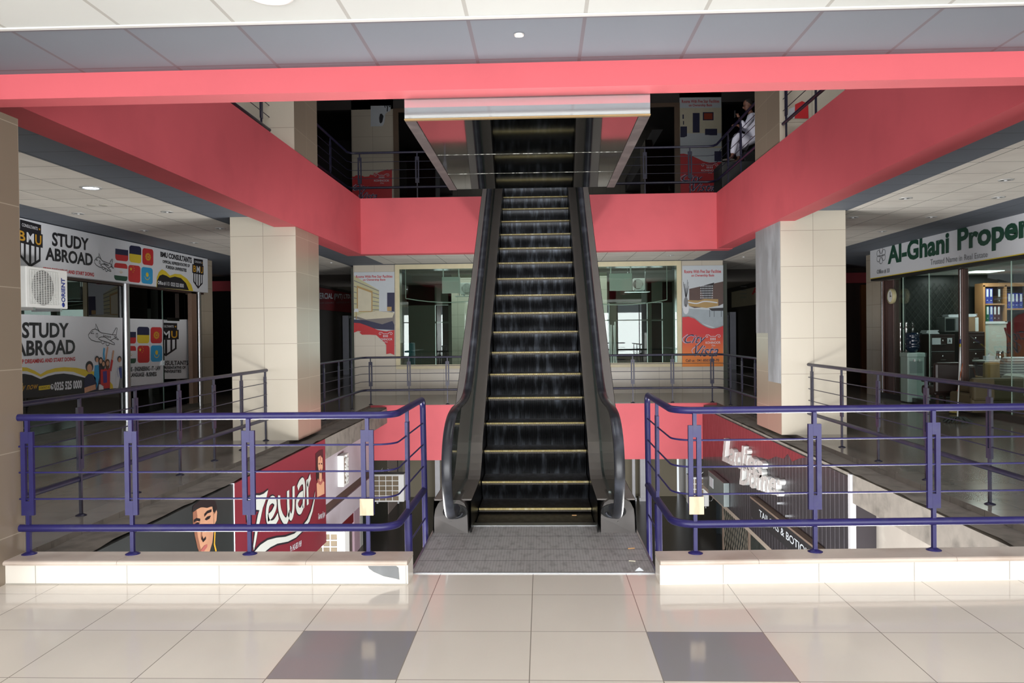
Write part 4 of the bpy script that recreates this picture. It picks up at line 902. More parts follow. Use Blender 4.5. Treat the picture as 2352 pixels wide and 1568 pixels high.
for k in range(-12, 16):
    for dx, dz in ((.6, .8), (.6, -.8)):
        x0 = P0.x+k*.13; z0 = P1.z if dz > 0 else P0.z; c = clipseg(x0, z0, dx, dz)
        if c: m_.tube([(x0+dx*c[0], EW-.03, z0+dz*c[0]), (x0+dx*c[1], EW-.03, z0+dz*c[1])], .003, seg=4)
solo('mesh_screen', m_, mat('dull steel mesh', (96, 104, 96), .4, .6), (P0.x, EW-.03, P1.z), 'diamond mesh screen across the dark end wall of the right shop', 'screen')
def fb(mb, x0, y0, x1, y1, Y, d, mi=0, bev=0):
    a = ony(Y)(x0, y0); b = ony(Y)(x1, y1); return mb.box(a.x, b.x, Y, Y+d, b.z, a.z, mi, bev)
CABM = mat('dark brown steel cabinet', (50, 36, 34), .35, var=.1)
def cabinet(x0, x1, ytop, Y, label, drawers):
    a = ony(Y)(x0, ytop); b = ony(Y)(x1, ytop); t = thing('filing_cabinet', ((a.x+b.x)/2, Y, .02), label, 'cabinet', 'filing cabinets of the right shop')
    link('body', MB().box(a.x, b.x, Y, Y+.55, .02, a.z, bev=.01), CABM, t); n = drawers; hh = (a.z-.1)/n
    for i in range(n):
        z0 = .06+hh*i; d = link('drawer', MB().box(a.x+.03, b.x-.03, Y-.02, Y, z0+.02, z0+hh-.03, bev=.006), CABM, t)
        link('handle', MB().box((a.x+b.x)/2-.06, (a.x+b.x)/2+.06, Y-.045, Y-.02, z0+hh*.42, z0+hh*.42+.02, bev=.004), CHROME, d); link('lock', MB().lathe(((a.x+b.x)/2, Y-.024, z0+hh*.72), [(0, 0), (.014, 0), (.014, .006)], 12, 'y'), CHROME, d)
        link('trim_bar', MB().box(a.x+.02, b.x-.02, Y-.028, Y-.018, z0-.005, z0+.012), STEEL, d)
    return t
k1 = cabinet(2136, 2193, 768, 18.2, 'dark brown filing cabinet with two paper notices, left of the pair in the right shop', 4)
k2 = cabinet(2218, 2262, 762, 18.2, 'dark brown filing cabinet beside the binder shelf in the right shop', 4)
for q, tx, lb in (((2141, 776, 2161, 791), 'A-Z', 'paper notice on the top drawer'), ((2176, 776, 2187, 789), 'A', 'paper notice lettered A')):
    m_ = MB(); a0 = ony(18.17)(q[0], q[1]); b0 = ony(18.17)(q[2], q[3]); m_.box(a0.x, b0.x, 18.172, 18.176, b0.z, a0.z)
    if tx == 'A': ar = Art((a0.x, 18.17, b0.z), (b0.x, 18.17, b0.z), (b0.x, 18.17, a0.z), (a0.x, 18.17, a0.z), FY); ar.text(m_, 'A', .25, .2, .75, .8, 1, 1, .03)
    link('paper_label', m_, [P_WHITE, P_BLACK], k1, label=lb)
def item(nm, x0, y0, x1, y1, Y, d, m, label, cat, bev=.005, group=None):
    mb = MB(); fb(mb, x0, y0, x1, y1, Y, d, 0, bev); a = ony(Y)((x0+x1)/2, y1); return solo(nm, mb, m, (a.x, Y+d/2, a.z), label, cat, group)
# things on the cabinets
t = thing('microwave_oven', (9.0, 18.3, 1.6), 'grey microwave oven on the filing cabinets of the right shop', 'microwave')
mb = MB(); fb(mb, 2170, 728, 2207, 762, 18.25, .4, 0, .01); link('casing', mb, mat('grey appliance steel', (128, 132, 130), .4, .4), t); mb = MB(); fb(mb, 2173, 732, 2193, 759, 18.24, .01); link('door', mb, mat('dark smoked glass', (40, 44, 44), .15), t)
mb = MB(); fb(mb, 2195, 732, 2205, 759, 18.24, .01); link('control_panel', mb, P_GREY, t)
item('carton', 2219, 728, 2240, 761, 18.25, .35, mat('brown cardboard', (150, 120, 92), .8), 'brown carton on the right filing cabinet beside the post', 'box')
t = item('printer', 2240, 729, 2248, 761, 18.25, .3, WHITEP, 'white box edge beside the brown carton on the cabinet', 'box')
for i, (x0, x1, y) in enumerate(((2178, 2210, 723), (2215, 2244, 722))):
    mb = MB(); rnd = random.Random(i)
    for k in range(5): fb(mb, x0+rnd.uniform(-2, 3), y+k*1.3-1, x1+rnd.uniform(-4, 2), y+k*1.3, 18.25, .28)
    solo('paper_stack', mb, P_WHITE, tuple(ony(18.3)((x0+x1)/2, y+6)), ('loose paper stack on the microwave', 'loose paper stack on the brown carton')[i], 'papers')
mb = MB(); rnd = random.Random(9)
for k in range(4): fb(mb, 2128+rnd.uniform(0, 5), 758+k*2.2, 2158-rnd.uniform(0, 5), 760+k*2.2, 18.2, .3)
solo('paper_stack', mb, P_WHITE, tuple(ony(18.3)(2143, 768)), 'crumpled white papers on the left filing cabinet', 'papers')
# water dispenser
DM = mat('pale green grey plastic', (168, 192, 184), .35)
t = thing('water_dispenser', (8.65, 17.6, .02), 'pale water dispenser with a blue bottle behind the right shop door', 'water dispenser')
a0 = ony(17.5)(2084, 812); b0 = ony(17.5)(2124, 912)
link('body', MB().box(a0.x, b0.x, 17.5, 17.85, .02, a0.z, bev=.02), DM, t); link('top_cap', MB().box(a0.x-.01, b0.x+.01, 17.48, 17.86, a0.z-.08, a0.z+.02, bev=.02), DM, t)
link('recess', MB().box(a0.x+.05, b0.x-.05, 17.492, 17.5, a0.z-.42, a0.z-.16), mat('grey recess', (130, 150, 146), .4), t)
for dx in (.12, .22): link('tap', MB().box(a0.x+dx, a0.x+dx+.03, 17.45, 17.5, a0.z-.17, a0.z-.12, bev=.006), WHITEP, t)
bt = MB().lathe(((a0.x+b0.x)/2, 17.67, a0.z+.02), [(.06, 0), (.1, .03), (.135, .08), (.14, .15), (.128, .18), (.14, .21), (.14, .3), (.128, .33), (.14, .36), (.135, .42), (.0, .43)], 22)
link('bottle', bt, mat('dark blue bottle', (18, 34, 52), .08), t)
# shelf of binders
WOOD = mat('light wood', (176, 128, 84), .5, var=.12, scale=8, stretch=(1, 1, .2))
t = thing('bookshelf', (10.0, 18.4, .02), 'light wood shelf unit holding binders at the back of the right shop', 'bookshelf')
SY = 18.35
mb = MB(); fb(mb, 2258, 655, 2264, 905, SY, .35); link('side_panel', mb, WOOD, t); mb = MB(); fb(mb, 2308, 655, 2313, 740, SY, .35); link('side_panel', mb, WOOD, t)
mb = MB(); fb(mb, 2258, 650, 2360, 657, SY, .35); link('top_panel', mb, WOOD, t)
for q in ((2264, 697, 2308, 700), (2262, 738, 2314, 743), (2313, 708, 2360, 711)): mb = MB(); fb(mb, *q, SY, .35); link('shelf', mb, WOOD if q[1] != 738 else WHITEP, t)
mb = MB(); fb(mb, 2261, 743, 2312, 838, SY+.02, .3); link('back_panel', mb, mat('white green laminate', (196, 206, 196), .5), t)
mb = MB(); fb(mb, 2264, 655, 2360, 740, SY+.3, .05); link('back_panel', mb, BLACK, t)
cols = {'blue': mat('blue binder', (44, 60, 150), .45), 'green': mat('green binder', (20, 90, 62), .45), 'maroon': mat('maroon binder', (74, 22, 34), .45), 'black': mat('black binder', (28, 26, 30), .45)}
bd = [(2264, 662, 697, 'blue', 'leftmost blue binder on the upper shelf'), (2272.5, 662, 697, 'blue', 'second blue binder on the upper shelf'), (2291, 662, 697, 'black', 'black binder standing alone on the upper shelf'),
      (2264.5, 702, 738, 'green', 'green binder at the left of the lower shelf'), (2273, 702, 738, 'blue', 'blue binder beside the green one on the lower shelf'), (2281.5, 702, 738, 'maroon', 'left maroon binder on the lower shelf'), (2290, 702, 738, 'maroon', 'right maroon binder on the lower shelf'),
      (2314, 673, 708, 'blue', 'leftmost blue binder of the right hand shelf'), (2323, 673, 708, 'blue', 'second blue binder of the right hand shelf'), (2331.5, 673, 708, 'blue', 'third blue binder of the right hand shelf'), (2341, 673, 708, 'blue', 'fourth blue binder of the right hand shelf')]
for x, y0_, y1_, c, lb in bd:
    a = ony(SY+.02)(x, y0_); b = ony(SY+.02)(x+8, y1_); t = thing('binder', ((a.x+b.x)/2, SY+.02, b.z), lb, 'binder', 'binders in the right shop')
    link('cover', MB().box(a.x, b.x, SY+.02, SY+.28, b.z, a.z, bev=.003), cols[c], t)
    hz = a.z-b.z; link('spine_label', MB().box(a.x+.018, b.x-.018, SY+.016, SY+.02, b.z+hz*.45, a.z-hz*.06), P_WHITE, t)
    link('finger_ring', MB().lathe(((a.x+b.x)/2, SY+.018, b.z+hz*.2), [(.006, 0), (.012, -.003), (.014, 0)], 12, 'y'), CHROME, t)
# seating and table
LEA = mat('dark brown leather', (44, 32, 28), .4, var=.2)
def armchair(x0, x1, ytop, ybot, Y, m, label, cat='chair', d=.55):
    a = ony(Y)(x0, ytop); b = ony(Y)(x1, ybot); w = b.x-a.x; t = thing('armchair', ((a.x+b.x)/2, Y+d/2, .02), label, cat)
    sp = (MB().box(a.x, b.x, Y, Y+.12, .35, a.z, bev=.05)); link('backrest', sp, m, t)
    link('seat', MB().box(a.x+.03, b.x-.03, Y+.1, Y+d+.1, .3, .48, bev=.04), m, t)
    for x in (a.x+.05, b.x-.09):
        for yy in (Y+.05, Y+d): link('leg', MB().box(x, x+.04, yy, yy+.04, .02, .32), DARKWOOD, t)
    for x in (a.x-.02, b.x-.05): link('armrest', MB().box(x, x+.07, Y+.08, Y+d, .55, .62, bev=.02), m, t)
    return t
armchair(2148, 2212, 832, 920, 15.6, LEA, 'dark leather chair seen from behind, left of the post in the right shop'); armchair(2221, 2243, 838, 920, 15.9, LEA, 'dark leather chair seen from behind, right of the post in the right shop')
armchair(2262, 2300, 832, 905, 16.4, mat('tan upholstery', (148, 118, 62), .6), 'tan upholstered chair beside the table in the right shop')
t = thing('sofa', (10.4, 14.6, .02), 'olive brown sofa inside the right edge of the right shop', 'sofa')
a0 = ony(14.6)(2232, 868); OL = mat('olive brown upholstery', (92, 82, 58), .7)
link('base', MB().box(a0.x, a0.x+2.0, 14.6, 15.4, .08, .42, bev=.04), OL, t); link('seat', MB().box(a0.x+.1, a0.x+1.9, 14.66, 15.3, .42, .56, bev=.05), OL, t); link('back', MB().box(a0.x, a0.x+2.0, 14.55, 14.72, .3, a0.z, bev=.05), OL, t)
link('arm', MB().box(a0.x+.85, a0.x+1.15, 14.5, 15.3, .3, a0.z+.04, bev=.1), mat('pale arm cover', (170, 178, 168), .6), t)
STR = stripes('striped cushion cloth', (200, 204, 206), (70, 76, 90), .05, 'z', .72, .8, 0, 0)
a0 = ony(15.4)(2312, 820); b0 = ony(15.4)(2352, 872); m_ = MB().box(a0.x, b0.x+.15, 15.4, 15.7, b0.z, a0.z, bev=.09)
solo('cushion', m_, STR, (a0.x, 15.5, b0.z), 'grey and white striped cushion on the sofa at the right frame edge', 'cushion')
t = thing('table', (10.3, 16.9, .02), 'small white table with a steel jug in front of the binder shelf', 'table')
a0 = ony(16.9)(2262, 828); link('tabletop', MB().box(a0.x, a0.x+1.1, 16.9, 17.4, a0.z-.04, a0.z, bev=.008), WHITEP, t)
for x in (a0.x+.04, a0.x+1.02):
    for yy in (16.93, 17.33): link('leg', MB().box(x, x+.04, yy, yy+.04, .02, a0.z-.04), STEEL, t)
c0 = ony(17.1)(2297, 826)
t = thing('jug', (c0.x, 17.1, a0.z), 'polished steel jug on the white table', 'jug'); link('body', MB().lathe((c0.x, 17.1, a0.z), [(0, 0), (.075, 0), (.08, .02), (.07, .12), (.062, .17), (.068, .19), (.06, .185)], 20), CHROME, t); link('handle', MB().tube([(c0.x+.06, 17.1, a0.z+.16), (c0.x+.12, 17.1, a0.z+.14), (c0.x+.12, 17.1, a0.z+.06), (c0.x+.07, 17.1, a0.z+.04)], .007, seg=8), CHROME, t)
c0 = ony(17.1)(2272, 826); t = thing('tissue_box', (c0.x, 17.1, a0.z), 'white tissue box on the white table beside the jug', 'box'); link('body', MB().box(c0.x-.09, c0.x+.09, 17.05, 17.17, a0.z, a0.z+.09, bev=.006), P_WHITE, t); link('tissue', MB().add([(c0.x-.03, 17.1, a0.z+.09), (c0.x+.03, 17.12, a0.z+.09), (c0.x+.01, 17.1, a0.z+.15), (c0.x-.02, 17.13, a0.z+.14)], [(0, 1, 2, 3)]), P_WHITE, t)
a0 = ony(16.2)(2308, 752); t = thing('wooden_chair', (a0.x, 16.2, .02), 'bentwood chair with a curved arm at the right end of the table', 'chair')
link('back_frame', MB().tube([(a0.x, 16.2, a0.z), (a0.x+.07, 16.2, a0.z-.25), (a0.x+.09, 16.2, a0.z-.6), (a0.x+.06, 16.2, .45)], .02, seg=8).tube([(a0.x+.45, 16.2, a0.z), (a0.x+.5, 16.2, a0.z-.3), (a0.x+.5, 16.2, .45)], .02, seg=8), DARKWOOD, t)
link('seat', MB().box(a0.x+.03, a0.x+.52, 15.85, 16.25, .42, .46, bev=.01), DARKWOOD, t)
for dx in (.05, .47):
    for yy in (15.88, 16.2): link('leg', MB().box(a0.x+dx, a0.x+dx+.035, yy, yy+.035, .02, .42), DARKWOOD, t)
# broom and mop leaning outside the right shop
b_ = PR(2214, 780); f_ = onz(0.02)(2200, 960)
t = thing('mop', (7.55, 14.2, 0), 'mop with white pole and dark strands leaning on the right shopfront post', 'mop')
top = onx(7.9)(2206, 773); bot = onz(.06)(2199, 962)
link('pole', MB().tube([tuple(bot), tuple(top)], .011, seg=10), WHITEP, t); v = (top-bot)
link('grip', MB().tube([tuple(bot+v*.9), tuple(bot+v*.96)], .0125, seg=10), P_BLUE, t); link('grip_band', MB().tube([tuple(bot+v*.86), tuple(bot+v*.9)], .0125, seg=10), P_YEL, t)
m_ = MB(); rnd = random.Random(2)
for k in range(30):
    a = rnd.uniform(0, 6.28); r = rnd.uniform(.1, .24); m_.tube([tuple(bot+Vector((0, 0, .03))), tuple(bot+Vector((r*.5*math.cos(a), r*.5*math.sin(a), .03))), (bot.x+r*math.cos(a), bot.y+r*math.sin(a), .012)], .012, seg=5)
link('strands', m_, mat('dark grey mop strands', (60, 66, 62), .9), t)
t = thing('broom', (7.6, 14.0, 0), 'broom with a red and white plastic sleeve leaning beside the mop', 'broom')
top = onx(7.92)(2211, 835); bot = onz(.04)(2191, 945)
v = top-bot; link('handle', MB().tube([tuple(bot+v*.35), tuple(top)], .009, seg=8), mat('orange stick', (176, 96, 60), .5), t)
link('sleeve', MB().tube([tuple(bot+v*.04), tuple(bot+v*.2), tuple(bot+v*.45)], .05, seg=12, radii=[.055, .045, .012]), stripes('red white sleeve', (226, 220, 214), (206, 70, 40), .22, 'z', .74, .4, 0, 0), t); link('bristles', MB().tube([tuple(bot+Vector((0, 0, -.03))), tuple(bot+v*.06)], .06, seg=12, radii=[.085, .055]), mat('straw bristles', (150, 136, 70), .9), t)
# ================================================================ BANNERS ON THE FAR COLUMNS
PB = ony(20.885)
GRAD, nt_, b_ = _base('orange to red print', .4)
tc = N(nt_, 'ShaderNodeTexCoord'); sp = N(nt_, 'ShaderNodeSeparateXYZ'); nt_.links.new(tc.outputs['Object'], sp.inputs[0])
mr = N(nt_, 'ShaderNodeMapRange'); mr.inputs[1].default_value = .1; mr.inputs[2].default_value = .85; nt_.links.new(sp.outputs[2], mr.inputs[0])
nt_.links.new(mixc(nt_, mr.outputs[0], lin((236, 138, 40)), lin((206, 42, 50))), b_.inputs['Base Color'])
P_LG = mat('pale grey print', (196, 204, 210), .4, var=.04); P_MG = mat('mid grey print', (140, 142, 142), .4, var=.2, scale=12); P_BRN = mat('brown print', (84, 62, 56), .4, var=.2, scale=6); P_TAN = mat('tan print', (176, 146, 92), .4, var=.1)
P_CRM = mat('cream print', (206, 200, 176), .4, var=.1, scale=6)
FONTW = mat('silver blue script', (186, 176, 200), .35)
def logo(t, a, u0, v0, w, h, m=P_WHITE):
    mb = MB(); f = lambda u, v: (u0+u*w, v0+v*h)
    for sgn in (-1, 1):
        a.line(mb, [f(.5+sgn*p[0], p[1]) for p in [(.0, .82), (.15, .8), (.3, .95), (.45, .95), (.5, .82), (.42, .72), (.34, .78), (.38, .86)]], .012, 4)
    for k in range(4): a.rect(mb, *f(.32+.1*k, .5), *f(.37+.1*k, .7), 4)
    a.text(mb, 'KOHINOOR', *f(0, .2), *f(1, .4), 4, 0, .01); a.text(mb, 'One', *f(.4, 0), *f(.65, .14), 4, 0, 0, .4)
    return link('capital_logo', mb, m, t)
def script(t, a, u0, v0, w, h):
    for off, m, b, lay in ((.012, FONTW, .02, 4), (0, P_NAVY, -.004, 5)):
        mb = MB(); f = lambda u, v: (u0+u*w, v0+v*h)
        a.text(mb, 'City', *f(.0, .48), *f(.62, 1), lay, 0, b, .5); a.text(mb, 'Vista', *f(.3, 0), *f(.98, .5), lay, 0, b, .5)
        if lay == 4:
            a.line(mb, smoothpts([f(.1, 1.0), f(-.05, .8), f(.02, .62), f(.2, .66)], 5), .02, lay); a.line(mb, smoothpts([f(.4, .52), f(.22, .3), f(.3, .05), f(.38, .1)], 5), .02, lay)
        link('script_lettering', mb, m, t)
def heads(t, a, v=.93, m=P_RED):
    mb = MB(); a.text(mb, 'Rooms With Five Star Facilities', .05, v, .95, v+.032, 3, 0, .02); a.text(mb, 'on Ownership Basis', .22, v-.042, .78, v-.01, 3, 0, .02); link('lettering', mb, m, t)
wave = [(0, .49), (.15, .495), (.3, .475), (.5, .41), (.7, .375), (.85, .38), (1, .40)]
def sheet_of(t, a, v0=0):
    mb = MB(); a.rect(mb, 0, v0, 1, 1, 0); link('sheet', mb, P_LG, t)
# full banner, lower floor right
a = Q(PB, FY, 1567, 610, 842, 1661, 609, 841)
t = thing('banner', tuple(PB(1614, 842)), 'full reception desk banner on the column right of the back glazing', 'banner', 'hotel banners on the far columns')
sheet_of(t, a)
mb = MB(); a.poly(mb, [(.17, .77), (1, .84), (1, .62), (.9, .6), (.3, .58), (.17, .6)], 1, 0); a.poly(mb, [(.42, .79), (.78, .83), (.7, .66), (.55, .66)], 2, 1)
for i in range(9):
    for j in range(6): u, v = .45+i*.036, .68+j*.023; a.ell(mb, u, v, .01, .008, 3, 2, 6)
a.poly(mb, [(.12, .66), (.4, .655), (.55, .67), (.88, .665), (.88, .60), (.6, .58), (.17, .6)], 3, 3); a.line(mb, [a_ for a_ in smoothpts([(.14, .64), (.35, .625), (.55, .645), (.86, .63)], 5)], .03, 4, 2)
a.poly(mb, [(0, .58), (1, .55), (1, .36), (0, .49)], 1, 4); a.poly(mb, [(.65, .575), (1, .58), (1, .55), (.72, .55)], 2, 1)
for u in (.67, .78, .95): a.line(mb, [(u, .56), (u, .49)], .01, 3, 1)
for k in range(9): a.line(mb, [(.09, .66), (.09+.07*math.sin(k*1.7), .78+.02*k % .1)], .008, 2, 1)
a.ell(mb, .09, .57, .07, .05, 4, 2); a.ell(mb, .09, .64, .05, .05, 4, 5)
link('room_picture', mb, [P_BRN, P_BLACK, P_WHITE, P_TAN, mat('grey floor print', (160, 172, 180), .4), P_GREY], t)
mb = MB(); a.poly(mb, wave+[(1, 0), (0, 0)], 5, 0); link('colour_field', mb, GRAD, t); mb = MB(); a.line(mb, [(u, v+.004) for u, v in smoothpts(wave, 4)], .02, 6); link('wave_line', mb, P_MG, t)
for o_ in t.children:
    pass
a2 = Art(*[p+Vector((0, -.008, 0)) for p in a.c], FY)
heads(t, a, .925)
logo(t, a2, .57, .2, .36, .12); script(t, a2, .05, .1, .85, .22)
mb = MB(); a2.text(mb, 'Call us : 041-8503169-70', .08, .048, .9, .075, 4, 0, .02); link('lettering', mb, P_BLACK, t)
# torn banner, lower floor left
a = Q(PB, FY, 813, 625, 815, 906, 624, 815)
t = thing('banner', tuple(PB(860, 815)), 'torn bedroom picture banner on the column left of the back glazing', 'banner', 'hotel banners on the far columns')
mb = MB(); a.poly(mb, [(0, 1), (1, 1), (1, 0), (.9, .02), (.8, .01), (.8, .12), (.74, .16), (.55, .24), (.4, .245), (.2, .245), (.14, .27), (.18, .285), (.1, .29), (0, .27)], 0); link('sheet', mb, P_LG, t)
mb = MB(); a.poly(mb, [(0, .96), (.1, .93), (.62, .78), (.62, .5), (0, .45)], 1, 0)
for k in range(6): a.line(mb, [(0, .9-.07*k), (.62, .77-.045*k)], .02, 2, 1)
a.poly(mb, [(.07, .84), (.46, .77), (.46, .52), (.07, .52)], 3, 2); a.poly(mb, [(.1, .81), (.43, .75), (.43, .53), (.1, .53)], 4, 3)
a.poly(mb, [(.82, .75), (1, .75), (1, .52), (.82, .53)], 2, 4); a.poly(mb, [(.82, .58), (.93, .58), (.93, .53), (.82, .53)], 3, 5)
a.poly(mb, [(0, .46), (.15, .49), (.5, .53), (.95, .52), (1, .5), (1, .33), (.6, .36), (0, .45)], 3, 6); a.poly(mb, [(.05, .47), (.18, .5), (.55, .53), (1, .51), (.95, .45), (.3, .43)], 4, 7); a.poly(mb, [(0, .43), (.3, .42), (.7, .37), (.95, .41), (1, .36), (1, .3), (.6, .31), (0, .36)], 4, 4)
a.poly(mb, [(.02, .56), (.1, .56), (.12, .52), (0, .52)], 5, 8); a.line(mb, [(.06, .52), (.06, .43)], .02, 5, 5)
link('room_picture', mb, [mat('sage stripe print', (190, 188, 150), .4), P_GREY, P_TAN, P_CRM, P_NAVY, P_TAN, mat('bed base print', (120, 114, 110), .4), P_CRM, P_WHITE], t)
mb = MB(); a.poly(mb, [(0, .39), (.15, .385), (.35, .35), (.6, .3), (.8, .285), (1, .3), (1, 0), (.9, .02), (.8, .01), (.8, .12), (.74, .16), (.55, .24), (.4, .245), (.2, .245), (.14, .27), (.18, .285), (.1, .29), (0, .27)], 6, 0); link('colour_field', mb, P_RED, t)
heads(t, a, .93); a2 = Art(*[p+Vector((0, -.01, 0)) for p in a.c], FY); logo(t, a2, .62, .15, .33, .13)
# upper right banner, dim
U6 = dict(s=6.033, o=(1500, 200))
a = Q(PB, FY, 368, 145, 1530, 945, 140, 1530, **U6)
t = thing('banner', tuple(PB(1610, 455)), 'full banner with a white bedroom picture on the upper floor column at the right', 'banner', 'hotel banners on the far columns'); sheet_of(t, a); heads(t, a, .945)
mb = MB(); R_ = lambda x0, y0_, x1, y1_, l, m: a.rect(mb, (x0-368)/577, 1-(y1_-145)/1385, (x1-368)/577, 1-(y0_-145)/1385, l, m)
R_(368, 290, 945, 640, 1, 0); R_(550, 360, 645, 632, 2, 1); R_(690, 350, 838, 462, 2, 1); R_(706, 364, 824, 450, 3, 2); R_(378, 545, 470, 695, 2, 1); R_(720, 580, 888, 670, 2, 1); R_(408, 380, 426, 440, 2, 1); R_(415, 470, 428, 520, 2, 1)
U_ = lambda P: [((x-368)/577, 1-(y-145)/1385) for x, y in P]
a.poly(mb, U_([(368, 720), (470, 680), (620, 665), (760, 665), (860, 680), (945, 720), (945, 990), (368, 990)]), 3, 3); R_(368, 822, 945, 846, 4, 0); R_(850, 890, 950, 1030, 4, 1)
link('room_picture', mb, [P_CRM, P_NAVY, mat('orange picture print', (150, 56, 30), .4), P_LG], t)
mb = MB(); a.poly(mb, U_([(368, 925), (430, 922), (520, 945), (620, 990), (700, 1030), (780, 1048), (945, 1040), (945, 1530), (368, 1530)]), 5, 0); link('colour_field', mb, P_RED, t)
a2 = Art(*[p+Vector((0, -.01, 0)) for p in a.c], FY); logo(t, a2, .52, .24, .4, .1); script(t, a2, .06, .06, .8, .17)
# remains of the upper left banner and a paper
a = Q(PB, FY, 55, 1135, 1560, 606, 1135, 1560, s=6.033, o=(800, 200))
t = thing('banner', tuple(PB(855, 458)), 'torn red remains of a banner on the upper floor column at the left', 'banner', 'hotel banners on the far columns')
mb = MB(); a.poly(mb, [(0, 0), (1, 0), (1, 1), (.93, .98), (.88, .99), (.8, .95), (.72, .92), (.62, .86), (.55, .88), (.53, .8), (.45, .82), (.42, .76), (.3, .75), (.25, .78), (.18, .8), (.1, .8), (.04, .75), (0, .76)], 0); link('sheet', mb, P_RED, t); logo(t, a, .55, .52, .38, .34, P_LG); script(t, a, .04, 0, .6, .5)
a = Q(PB, FY, 310, 260, 545, 590, 256, 545, s=6.033, o=(800, 200))
t = thing('poster', tuple(PB(875, 290)), 'torn grey white paper with a dark blot on the upper left column', 'poster')
mb = MB(); a.poly(mb, [(0, 0), (.6, .02), (.68, .2), (.72, .6), (.85, .7), (.98, .75), (1, 1), (0, 1)], 0); link('sheet', mb, P_LG, t)
mb = MB(); a.poly(mb, [(.44, .2), (.5, .14), (.58, .22), (.64, .5), (.55, .62), (.46, .6), (.42, .4)], 2); a.line(mb, [(.7, 1), (.72, .9)], .02, 2); a.line(mb, [(.78, .98), (.84, .96), (.82, .72)], .025, 2); a.rect(mb, .9, .93, .99, .98, 2); link('blot', mb, P_BLACK, t)
PCF = ony(12.39)
t = thing('poster', tuple(PCF(1840, 272)), 'red and white torn poster on the front of the right column, upper floor', 'poster')
mb = MB(); pxpoly(mb, PCF, FY, [(1808, 272), (1812, 250), (1826, 245), (1826, 272)], 0, 0); pxpoly(mb, PCF, FY, [(1825, 272), (1826, 240), (1842, 232), (1856, 238), (1857, 272)], 1, 1); link('sheet', mb, [P_LG, P_RED], t)
# ================================================================ THINGS BEHIND THE BACK GLAZING
def hangbox(x0, x1, y0_, y1_, Y, label):
    p = ony(Y)(x0, y0_); q = ony(Y)(x1, y1_); t = thing('hanging_board', ((p.x+q.x)/2, Y, q.z), label, 'board')
    link('panel', MB().box(p.x, q.x, Y, Y+.06, q.z, p.z, bev=.004), WHITEP, t)
    for x in (p.x+.02, q.x-.05): link('hanger', MB().box(x, x+.03, Y+.01, Y+.03, p.z, 3.4), WHITEP, t)
hangbox(1015, 1057, 636, 673, 22.3, 'white hanging board behind the left half of the back glazing'); hangbox(1400, 1452, 628, 667, 22.3, 'white hanging board behind the right half of the back glazing')
TEAL = mat('teal drum paint', (40, 92, 104), .4)
p = ony(21.9)(918, 788); q = ony(21.9)(950, 845)
t = thing('drum', ((p.x+q.x)/2, 22.1, 0), 'teal drum standing behind the left end of the back glazing', 'drum')
link('body', MB().lathe(((p.x+q.x)/2, 22.1, 0), [(0, 0), (.2, 0), (.2, .4), (.208, .42), (.2, .44), (.2, .9), (.208, .92), (.2, .94), (.2, 1.33), (.19, 1.35), (0, 1.35)], 26), TEAL, t); link('bung', MB().lathe(((p.x+q.x)/2+.08, 22.1, 1.35), [(.03, 0), (.03, .02), (0, .02)], 12), BLACK, t)
for x0, x1, y0_, y1_, lab in ((1058, 1098, 650, 676, 'outdoor air conditioner beside the hanging board, behind the left back glazing'), (1454, 1480, 640, 666, 'outdoor air conditioner beside the hanging board, right half of the back glazing')):
    p = ony(23)(x0, y0_); q = ony(23)(x1, y1_); ac_unit(((p.x+q.x)/2, 23, q.z), 0, lab, w=q.x-p.x, d=.3, h=p.z-q.z)
    solo('wall_bracket', MB().tube([((p.x+q.x)/2-.3, 23.1, q.z-.02), ((p.x+q.x)/2-.3, 23.1, 3.4)], .012).tube([((p.x+q.x)/2+.2, 23.1, q.z-.02), ((p.x+q.x)/2+.2, 23.1, 3.4)], .012).box((p.x+q.x)/2-.4, (p.x+q.x)/2+.3, 22.85, 23.15, q.z-.06, q.z-.04), STEEL, ((p.x+q.x)/2, 23.1, q.z), 'thin ceiling hanger carrying the air conditioner behind the glazing, '+('left' if x0 < 1200 else 'right')+' one', 'bracket')
# cable across the glazing
for x0, x1, yy in ((-3.6, -1.2, 2.42), (.9, 3.3, 2.3)):
    solo('cable', MB().tube([(x0+(x1-x0)*k/8, 21.3, yy+.12*(abs(k/8-.5)*2)**2) for k in range(9)], .012, seg=6).tube([(x0, 21.3, yy+.12), (x0, 21.3, 3.4)], .008, seg=6).tube([(x1, 21.3, yy+.12), (x1, 21.3, 3.4)], .008, seg=6), WHITEP, (x0, 21.3, yy), 'pale cable sagging behind the back glazing, '+('left half' if x0 < 0 else 'right half'), 'cable')
# ================================================================ CORRIDOR SIGNS BEYOND THE COLUMNS
PV = onx(-7.87); t = thing('shop_sign', (-7.9, 30, 2.6), 'dark red company signboard in the dim corridor between left column and torn banner', 'sign')
a = Q(PV, LX, 722, 664, 706, 812, 672, 702); link('board', MB().box(-7.94, -7.872, 26.6, PV(812, 690).y, 2.5, 3.28), mat('dark red sign paint', (110, 24, 30), .5), t)
mb = MB(); a = Q(PV, LX, 700, 670, 692, 805, 676, 688); a.text(mb, 'COMMERCIAL (PVT) LTD.', 0, 0, 1, 1, 3, 0, .02); link('lettering', mb, P_LG, t); mb = MB(); a = Q(PV, LX, 735, 694, 698, 802, 692, 696); a.text(mb, 'OF COURT   OFFICE # 14', 0, 0, 1, 1, 3); link('lettering', mb, P_GREY, t)
PV = onx(7.97); t = thing('shop_sign', (8, 30, 2.6), 'cream signboard with red letters in the dim corridor beside the right column', 'sign')
y1_ = PV(1680, 680).y; link('board', MB().box(7.972, 8.04, 26.5, y1_, 2.55, 3.2), mat('cream sign board', (160, 148, 128), .5), t)
